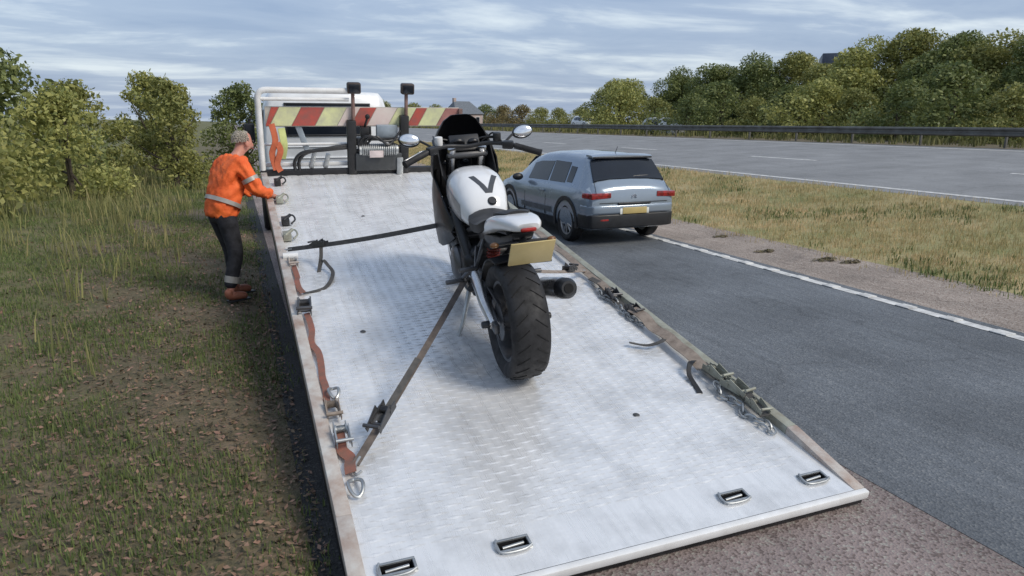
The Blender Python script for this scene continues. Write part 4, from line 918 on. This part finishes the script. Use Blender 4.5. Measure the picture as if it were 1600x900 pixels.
# reflective bands round the chest and sleeves
d_ = (PE['ch'] - PE['sp']).normalized()
for cc in (PE['sp'] - V(0, .02, .10),):
    x = V(1, 0, 0); y_ = d_.cross(x).normalized(); rr = []
    for h in (-.022, .022): rr.append([cc + d_ * h + x * math.cos(q) * .218 + y_ * math.sin(q) * .182 for q in [2 * math.pi * i / 28 for i in range(28)]])
    MB().rings(rr, cap=False).build('jacket_band', REFL, person)
for s_ in (-1, 1):
    sh, el, wr, pm, hd = ARMS[s_]; c_ = sh.lerp(el, .62); d2 = (el - sh).normalized()
    MB().tube([c_ - d2 * .022, c_ + d2 * .022], .088, 18, cap=False).build('sleeve_band', REFL, person)
    MB().sphere(PE['hd'] + V(s_ * .088, -.005, -.005), (.014, .026, .034), 12, 8).build('ear', SKIN, person)
    MB().sphere(PE['hd'] + V(s_ * .034, .088, .022), (.013, .010, .009), 12, 8).build('eye', mat('eye', (.05, .04, .035), .2), person)
MB().sphere(PE['hd'] + V(0, .092, -.058), (.028, .012, .008), 12, 6).build('mouth', mat('lip', (.34, .12, .10), .5), person)
# hair: short, light; strands on a cap over the back and top of the head
hv, hf = [], []
for i in range(2600):
    z = rng.uniform(-.15, 1); q = rng.uniform(0, 2 * math.pi)
    r2 = math.sqrt(max(0, 1 - z * z)); n = V(r2 * math.cos(q), r2 * math.sin(q), z)
    if n.y > .20 or n.z > .80 + .12 * rng.random(): continue
    p = PE['hd'] + V(0, -.004, .034) + V(n.x * .088, n.y * .104 - .004, n.z * .101)
    t = n.cross(V(rng.normal(), rng.normal(), rng.normal())).normalized(); e2 = (t * .6 + n * .35 + V(0, -.4, -.3)).normalized() * .024; s2 = n.cross(e2).normalized() * .005
    o_ = len(hv); hv += [p - s2, p + s2, p + e2 * .6 + n * .005, p + e2]; hf += [(o_, o_ + 1, o_ + 2), (o_ + 1, o_ + 3, o_ + 2)]
link('hair', np_mesh('hair', [tuple(v) for v in hv], hf, 3), mat('grey_blond_hair', (.50, .46, .40), .8, island=.12, var=.03), person)
person.scale = (.97,) * 3
person.location = (-.17, 7.70, gz(-.15) + .015); person.rotation_euler = (0, 0, R(-63))
tag(person, 'person in orange high-visibility jacket and dark trousers at the flatbed side', 'person')

# ------------------------------------------------------------------ vegetation
def leaf_cloud(n, blobs, size, seed, flat=.5, shell=.55):
    r = np.random.default_rng(seed); bl = np.array(blobs, float); wts = bl[:, 3] ** 2; wts /= wts.sum()
    idx = r.choice(len(bl), n, p=wts); d = r.normal(size=(n, 3)); d /= np.linalg.norm(d, axis=1)[:, None]
    rad = (shell + (1.08 - shell) * r.random(n) ** .6)
    c = bl[idx, :3] + d * rad[:, None] * bl[idx, 3:4] * np.array([1, 1, .88])
    c += r.normal(size=(n, 3)) * size * .5
    a = r.normal(size=(n, 3)); a /= np.linalg.norm(a, axis=1)[:, None]; b = np.cross(a, d + r.normal(size=(n, 3)) * .7); b /= np.linalg.norm(b, axis=1)[:, None] + 1e-9
    s_ = size * (.4 + 1.3 * r.random(n) ** 2)[:, None]
    v = np.stack([c - a * s_, c - b * s_ * .55 + a * s_ * .1, c + a * s_, c + b * s_ * .55 + a * s_ * .1], 1).reshape(-1, 3)
    f = np.arange(4 * n).reshape(-1, 4); return v, f
def crown_mesh(name, w_, h, n, size, seed, base=.06):
    r = random.Random(seed); bl = []
    for k in range(46):
        t = r.random(); z = h * (base + (1 - base) * t); prof = math.sin(math.pi * min(1, .22 + .78 * t) ** .9) ** .7 if t < .98 else .1
        rr = w_ * .5 * prof * math.sqrt(r.random()); q = r.uniform(0, 6.283); rad = w_ * r.choice((.05, .07, .09, .12, .15, .18)) * r.uniform(.85, 1.15)
        bl.append((rr * math.cos(q), rr * math.sin(q), z - rad * .3, rad))
    v, f = leaf_cloud(n, bl, size, seed); return np_mesh(name, v, f, 4), bl
def trunk_mb(h, r0, bl, seed, limbs=7):
    r = random.Random(seed); mb = MB()
    mb.tube(catmull([(0, 0, -.2), (.04 * h * r.uniform(-1, 1), .03 * h * r.uniform(-1, 1), h * .3), (.06 * h * r.uniform(-1, 1), .05 * h * r.uniform(-1, 1), h * .62)], 4), [r0 * (1 - .08 * i) for i in range(9)], 8)
    for b in r.sample(bl, min(limbs, len(bl))):
        mb.tube(catmull([(0, 0, h * r.uniform(.18, .4)), (b[0] * .4, b[1] * .4, b[2] * .7), (b[0], b[1], b[2])], 4), [r0 * .45 * (1 - .1 * i) for i in range(9)], 6)
    return mb
LEAFD = mat('leaf_dark_green', (.205, .235, .075), .6, 0, col2=(.115, .150, .046), vscale=.5, island=.30, trans=.3)
LEAFM = mat('leaf_olive_green', (.31, .31, .092), .6, 0, col2=(.20, .215, .064), vscale=.5, island=.3, trans=.3)
LEAFL = mat('leaf_light_green', (.38, .385, .12), .6, 0, col2=(.27, .285, .085), vscale=.5, island=.28, trans=.3)
LEAFB = mat('leaf_brown_olive', (.25, .19, .075), .6, 0, col2=(.16, .14, .05), vscale=.6, island=.4, trans=.2)
CR = {}
for key, w_, h, n, size, sd_ in (('a', 9, 8.5, 42000, .11, 1), ('b', 8, 7.2, 38000, .105, 2), ('c', 10, 7.8, 42000, .11, 3), ('bush', 3.2, 2.6, 9000, .055, 4), ('bush2', 4.0, 2.2, 9000, .06, 5), ('shrub', 2.4, 3.2, 10000, .05, 6)):
    me, bl = crown_mesh('crown', w_, h, n, size, sd_); CR[key] = (me, bl, h, trunk_mb(h, .02 * h + .03, bl, sd_))
TM = {k: None for k in CR}
def tree(kind, leaf, x, y, sc, rot, name, label, cat, group, sz=1.0, z=None):
    me, bl, h, tm = CR[kind]
    root = empty(name, (x, y, (gz(x) if z is None else z)), (0, 0, rot)); root.scale = (sc, sc, sc * sz)
    k = (kind, leaf.name)
    if k not in TM or TM[k] is None:
        m2 = me.copy(); m2.materials.clear(); m2.materials.append(leaf); TM[k] = m2
    if ('t', kind) not in TM: 
        o = tm.build('trunk', BARK, root); TM[('t', kind)] = o.data
    else: link('trunk', TM[('t', kind)], None, root)
    link('crown', TM[k], None, root)
    tag(root, label, cat, group); return root
def at(u, dist):   # x,y on the ground in the direction of photo column u at a distance along the view
    a = R(21.556) + math.atan((u - 800) / 1080 / math.cos(R(13.5)))
    return dist * math.sin(a), dist * math.cos(a)
G = 'trees beyond the far barrier'
for i, (u, dd, kd, lf, sc, sz, lb) in enumerate((
    (962, 66, 'b', LEAFL, 1.02, .92, 'rounded light green tree standing alone left of the dark tree belt'),
    (1048, 64, 'c', LEAFD, .92, 1.06, 'dark low tree at the left end of the tree belt, beside the light tree'),
    (1100, 60, 'b', LEAFD, 1.0, 1.08, 'dark green tree in the belt, second from its low left end'),
    (1150, 58, 'c', LEAFD, 1.0, 1.06, 'broad dark green tree just left of the highest crown'),
    (1212, 57, 'a', LEAFM, 1.0, 1.0, 'highest olive green tree crown near the middle of the tree belt'),
    (1262, 54, 'b', LEAFM, .96, 1.0, 'olive tree just right of the highest crown, before the grey building'),
    (1318, 50, 'c', LEAFL, .98, 1.08, 'yellowish green tree hiding the lower right of the grey building'),
    (1385, 50, 'a', LEAFM, .98, 1.1, 'second tree from the right of the grey building, olive and broad'),
    (1450, 48, 'b', LEAFD, 1.05, 1.1, 'dark tree between two olive trees near the right frame edge'),
    (1515, 46, 'c', LEAFM, .98, 1.0, 'olive tree second from the right edge of the picture'),
    (1590, 44, 'a', LEAFD, .92, 1.0, 'dark tree at the far right edge of the picture'))):
    x, y = at(u, dd); tree(kd, lf, x, y, sc * .80, i * 1.7, 'broadleaf_tree', lb, 'tree', G, sz * .82)
# understorey in front of the tree belt
G = 'bushes along the far barrier'
lbs = ['lowest dark bush behind the barrier below the light green tree', 'bush behind the barrier at the foot of the dark low tree', 'bush behind the barrier under the second dark tree', 'bush behind the barrier under the broad dark tree', 'olive bush behind the barrier below the highest crown', 'light green bush behind the barrier right of the highest crown', 'olive bush behind the barrier below the grey building', 'dark bush behind the barrier right of the grey building', 'wide bush behind the barrier near the right frame edge', 'rightmost bush behind the barrier']
for i, (u, dd) in enumerate(((1010, 55), (1060, 53), (1110, 51), (1160, 49), (1208, 47), (1255, 45), (1300, 43), (1370, 41), (1450, 39), (1540, 37))):
    x, y = at(u, dd); tree('bush2' if i % 2 else 'bush', LEAFL if i == 5 else LEAFM if i % 3 == 0 else LEAFD, x, y, 1.15 + .2 * (i % 3), i * 2.1, 'roadside_bush', lbs[i], 'bush', G, .85)
x, y = at(958, 61); tree('bush2', LEAFL, x, y, 1.6, .7, 'roadside_bush', 'light bush filling the foot of the rounded light green tree', 'bush', G, 1.0)
# far hedge line across the middle
G = 'far hedgerow bushes'
names = ['leftmost far bush, seen between the truck cab and motorcycle', 'small dark far bush just left of the motorcycle mirror', 'brownish far bush above the motorcycle mirror', 'brown olive far bush above the car windscreen', 'low far bush above the middle of the car roof', 'low olive far bush left of the distant white car', 'far bush behind the distant white car', 'far dark bush next to the rounded light tree', 'far bush above the reflective board', 'far bush above the winch posts']
for i, (u, dd, sc, lf) in enumerate(((690, 150, 2.2, LEAFM), (760, 140, 2.1, LEAFD), (785, 135, 2.0, LEAFB), (815, 125, 1.9, LEAFB), (845, 115, 1.6, LEAFM), (870, 110, 1.5, LEAFM), (900, 105, 1.5, LEAFM), (930, 90, 1.4, LEAFD), (655, 155, 2.4, LEAFM), (610, 150, 2.6, LEAFM))):
    x, y = at(u, dd); tree('bush2', lf, x, y, sc, i * 1.3, 'hedgerow_bush', names[i], 'bush', G, .8)
mb = MB()
# left side bushes
G = 'bushes on the left bank'
for i, (x, y, sc, lf, kd, lb) in enumerate((
    (-1.55, 21.0, .92, LEAFM, 'shrub', 'olive bush just left of the white headboard hoop'),
    (.35, 25.0, .98, LEAFD, 'shrub', 'dark green bush right behind the white headboard hoop'),
    (-3.3, 17.5, .86, LEAFL, 'bush', 'light green bush behind the person in orange'),
    (-4.8, 14.5, .9, LEAFM, 'bush2', 'wide low bush on the bank left of the person'),
    (-5.6, 11.5, .95, LEAFM, 'shrub', 'tall olive shrub high on the left bank'),
    (-5.0, 8.6, .8, LEAFD, 'bush', 'dark bush nearest the left frame edge'),
    (-7.4, 16, 1.2, LEAFD, 'shrub', 'dark shrub at the top of the left bank'))):
    tree(kd, lf, x, y, sc, i * 2.3, 'bank_bush', lb, 'bush', G, z=gz(x) - .1)

HL = ['far left edge, partly out of the picture', 'left edge, second in the row', 'tall olive one, third from the left edge', 'fourth from the left edge in the row', 'fifth from the left edge, dark', 'sixth from the left edge, beside the tall shrub', 'seventh from the left edge, above the grass', 'last before the white headboard hoop']
for i in range(8):
    tree(('bush', 'shrub', 'bush2')[i % 3], (LEAFM, LEAFD, LEAFM, LEAFL)[i % 4], -14.5 + i * 1.72, 24 + 2.2 * math.sin(i * 2.1), 1.15 + .2 * math.sin(i * 1.7), i * 1.9, 'hedge_bush', 'hedge bush across the left field, ' + HL[i], 'bush', 'hedge across the left field', z=gz(-14.5 + i * 1.72) - .15)
# grass -------------------------------------------------------------
def grass(name, n, xr, yr, hr, wd, seed, m, label, dens=None, lean=.5, zoff=0):
    r = np.random.default_rng(seed)
    nt_ = n // 9; cx = r.uniform(*xr, nt_); u = r.random(nt_); cy = yr[0] + (yr[1] - yr[0]) * u ** 1.7
    if dens is not None:
        k = dens(cx, cy, r); cx, cy = cx[k], cy[k]
    cx = np.repeat(cx, 9); cy = np.repeat(cy, 9); hh = np.repeat(r.uniform(.5, 1.15, len(cx) // 9), 9); k = len(cx)
    far = 1 + cy / 22
    x = cx + r.normal(size=k) * .06 * far; y = cy + r.normal(size=k) * .06 * far; z = np.interp(x, [p[0] for p in PROF], [p[1] for p in PROF]) + zoff
    q = r.uniform(0, 6.283, k); h = r.uniform(*hr, k) * hh; ln = h * r.uniform(.1, 1, k) * lean; w2 = wd * r.uniform(.6, 1.4, k) * far
    q2 = r.uniform(0, 6.283, k); dx_, dy_ = np.cos(q2) * ln, np.sin(q2) * ln; sx, sy = np.cos(q) * w2, np.sin(q) * w2
    P = np.stack([np.stack([x - sx, y - sy, z - .01], 1), np.stack([x + sx, y + sy, z - .01], 1), np.stack([x + dx_ * .35 + sx * .7, y + dy_ * .35 + sy * .7, z + h * .6], 1), np.stack([x + dx_ * .35 - sx * .7, y + dy_ * .35 - sy * .7, z + h * .6], 1), np.stack([x + dx_, y + dy_, z + h], 1)], 1).reshape(-1, 3)
    o = np.arange(k)[:, None] * 5; F = np.concatenate([o + [0, 1, 2], o + [0, 2, 3], o + [3, 2, 4]], 0)
    ob = link(name, np_mesh(name, P, F, 3), m); tag(ob, label, 'grass', kind='stuff'); return ob
DRY = mat('dry_grass', (.58, .45, .25), .8, 0, col2=(.36, .31, .14), vscale=.55, island=.35, trans=.25, detail=8)
GREEN = mat('green_grass', (.15, .20, .065), .7, 0, col2=(.10, .135, .045), vscale=1.0, island=.4, trans=.25)
patch = lambda cx, cy: np.sin(cx * 1.9 + np.sin(cy * .7) * 2) + np.sin(cy * 1.3 + cx * .8) + .8 * np.sin(cx * 4.1 - cy * 2.3)
grass('dry_grass', 150000, (7.6, 12.3), (3, 62), (.03, .12), .0032, 21, DRY, 'dry tan grass on the central reservation', lambda a, b, r: r.random(len(a)) < np.clip((a - 7.6) * 1.2, .12, 1))
grass('reservation_grass', 34000, (7.9, 12.2), (4, 55), (.04, .12), .006, 22, GREEN, 'green patches in the dry central reservation grass', lambda a, b, r: patch(a, b) + r.normal(size=len(a)) * .3 > .75)
grass('far_verge_grass', 14000, (24.4, 40), (8, 110), (.2, .5), .012, 23, mat('olive_grass', (.20, .19, .07), .8, 0, col2=(.12, .13, .045), vscale=.5, island=.35, trans=.2), 'rough olive grass behind the far barrier')
grass('verge_grass', 230000, (-4.5, .20), (1.0, 26), (.02, .075), .0028, 24, GREEN, 'green grass growing through leaf litter on the left verge', lambda a, b, r: patch(a * 2.3, b * 1.9) + r.normal(size=len(a)) * .5 > -.25)
grass('tall_verge_grass', 16000, (-7, -.75), (4, 30), (.2, .5), .005, 25, mat('pale_tall_grass', (.30, .27, .12), .8, 0, col2=(.16, .19, .06), vscale=.6, island=.35, trans=.25), 'tall pale grass at the foot of the left bank', lambda a, b, r: r.random(len(a)) < np.clip((-a - .6) * .8, .0, 1) * np.clip((b - 7.0 - 2.0 * np.sin(a * 1.7)) / 6, 0, 1))
# leaf litter on the near verge
r = np.random.default_rng(31); n = 34000
lx = .24 - np.abs(r.normal(size=n)) * 1.5; ly = 1.2 + 13 * r.random(n) ** 1.6; lz = np.interp(lx, [p[0] for p in PROF], [p[1] for p in PROF]) + r.uniform(.004, .03, n)
a = r.normal(size=(n, 3)) * [1, 1, .35]; a /= np.linalg.norm(a, axis=1)[:, None]; b = np.cross(a, np.array([0, 0, 1]) + r.normal(size=(n, 3)) * .35); b /= np.linalg.norm(b, axis=1)[:, None]
c = np.stack([lx, ly, lz], 1); s_ = (.006 + .020 * r.random(n) ** 2)[:, None]
P = np.stack([c - a * s_, c - b * s_ * .5, c + a * s_, c + b * s_ * .5], 1).reshape(-1, 3)
o = link('leaf_litter', np_mesh('leaf_litter', P, np.arange(4 * n).reshape(-1, 4), 4), mat('dead_leaves', (.20, .14, .085), .9, 0, col2=(.10, .07, .045), vscale=4, island=.65)); tag(o, 'brown dead leaves scattered over the left verge', 'leaves', kind='stuff')
# dark clumps on the gritty margin
for i, (x, y, s_) in enumerate(((7.25, 8.05, .13), (7.55, 7.2, .16), (7.75, 6.95, .14), (7.5, 9.4, .12))):
    v, f = leaf_cloud(260, [(0, 0, .03, .10), (.1, .05, .02, .08), (-.12, .02, .02, .08), (.02, -.1, .02, .06)], .03, 60 + i)
    o = link('weed_clump', np_mesh('weed_clump', v, f, 4), mat('weed_brown', (.17, .135, .08), .8, 0, col2=(.11, .10, .05), vscale=6, island=.4)); o.location = (x, y, gz(x) + .01); o.scale = (s_ * 7, s_ * 5, s_ * 2)
    tag(o, ['dark weed clump on gritty margin, second nearest the car', 'widest dark weed clump on the gritty margin', 'dark weed clump at the right photo edge by the dry grass', 'dark weed clump on gritty margin just behind the car'][i], 'weed', 'weeds on the gritty margin')

# ------------------------------------------------------------------ far barrier, cars, building
def barrier(name, x, y0, y1, label, step=3.2):
    z = gz(x); root = empty(name, (x, y0, z)); tag(root, label, 'barrier'); m = mat('barrier_steel', (.16, .16, .15), .6, .4, col2=(.09, .085, .075), vscale=2)
    prof = [(.0, .38), (.05, .42), (.05, .47), (0, .51), (0, .56), (.05, .60), (.05, .65), (0, .69)]
    mb = MB(); mb.rings([[(-a, yy, b) for a, b in prof] + [(-a + .008, yy, b) for a, b in reversed(prof)] for yy in np.linspace(0, y1 - y0, 40)]); mb.build('rail', m, root, angle=25)
    pm = None
    for i in range(int((y1 - y0) / step)):
        if pm is None: pm = MB().box((.05, 0, .30), (.09, .06, .78)).build('post', m, root, bevel=.006); pm.location.y = .5
        else:
            o = pm.copy(); C.objects.link(o); o.parent = root; o.location.y = .5 + i * step
barrier('crash_barrier', 24.3, -10, 170, 'long dark steel crash barrier along the far side of opposite road')
WHITEC = mat('far_car_white', (.70, .71, .70), .35, 0, coat=.5)
x, y = at(1002, 56); make_car('distant_car', 'white car roof showing behind the far barrier, right of the light tree', WHITEC, (x, y, gz(x) - .25), R(180), False, 'distant white cars')
x, y = at(896, 82); make_car('distant_car', 'tiny white car far off above the passing car roof', WHITEC, (x, y, gz(x) + .1), R(180), False, 'distant white cars')
x, y = at(1262, 84); BD = empty('grey_building', (x, y, gz(x)), (0, 0, R(-42))); tag(BD, 'grey building with dark blue roof edge rising behind the trees', 'building')
BWALL = mat('building_cladding', (.36, .40, .46), .5, .1); NAVY = mat('navy_cladding', (.05, .065, .10), .45, .1)
MB().box((2.2, 0, 2.9), (5.6, 8, 5.8)).build('wall', BWALL, BD, bevel=.03)
rf = MB().box((2.3, 0, 5.94), (6.2, 8.6, .28)).build('roof', mat('roof_grey', (.22, .24, .27), .5), BD, bevel=.04)
MB().box((-.2, -.5, 6.75), (1.7, 7, 1.9)).build('stair_tower', NAVY, BD, bevel=.04)
for i in range(2):
    for zz in (4.6, 1.8):
        f = MB().box((1.6 + i * 2.1, -4.02, zz), (1.3, .08, 1.3)).build('window', NAVY, BD, bevel=.02); MB().box((1.6 + i * 2.1, -4.07, zz), (1.1, .03, 1.1)).build('pane', GLASS, f)
# small far house seen above the headboard's right end
x, y = at(728, 120); HS = empty('far_house', (x, y, gz(x)), (0, 0, R(15))); tag(HS, 'far small house with grey pitched roof above the reflective board end', 'house')
MB().box((0, 0, 1.3), (6.5, 5, 2.6)).build('wall', mat('house_wall', (.42, .34, .31), .8), HS, bevel=.03)
rfm = MB().add([(-3.6, -2.8, 2.55), (3.6, -2.8, 2.55), (3.6, 2.8, 2.55), (-3.6, 2.8, 2.55), (-2.2, 0, 5.0), (1.6, 0, 5.0)], [(0, 1, 5, 4), (1, 2, 5), (2, 3, 4, 5), (3, 0, 4), (3, 2, 1, 0)]).build('roof', mat('slate_roof', (.13, .15, .175), .7), HS, smooth=False); HS.scale = (.8, .8, .85)
MB().box((-2.0, .2, 5.0), (.6, .6, 1.2)).build('chimney', mat('house_wall', ()), rfm, bevel=.02)
for xx in (-2, 0, 2):
    f = MB().box((xx, -2.52, 1.5), (1.0, .06, 1.1)).build('window', WHITEF, HS); MB().box((xx, -2.56, 1.5), (.84, .03, .94)).build('pane', GLASS, f)
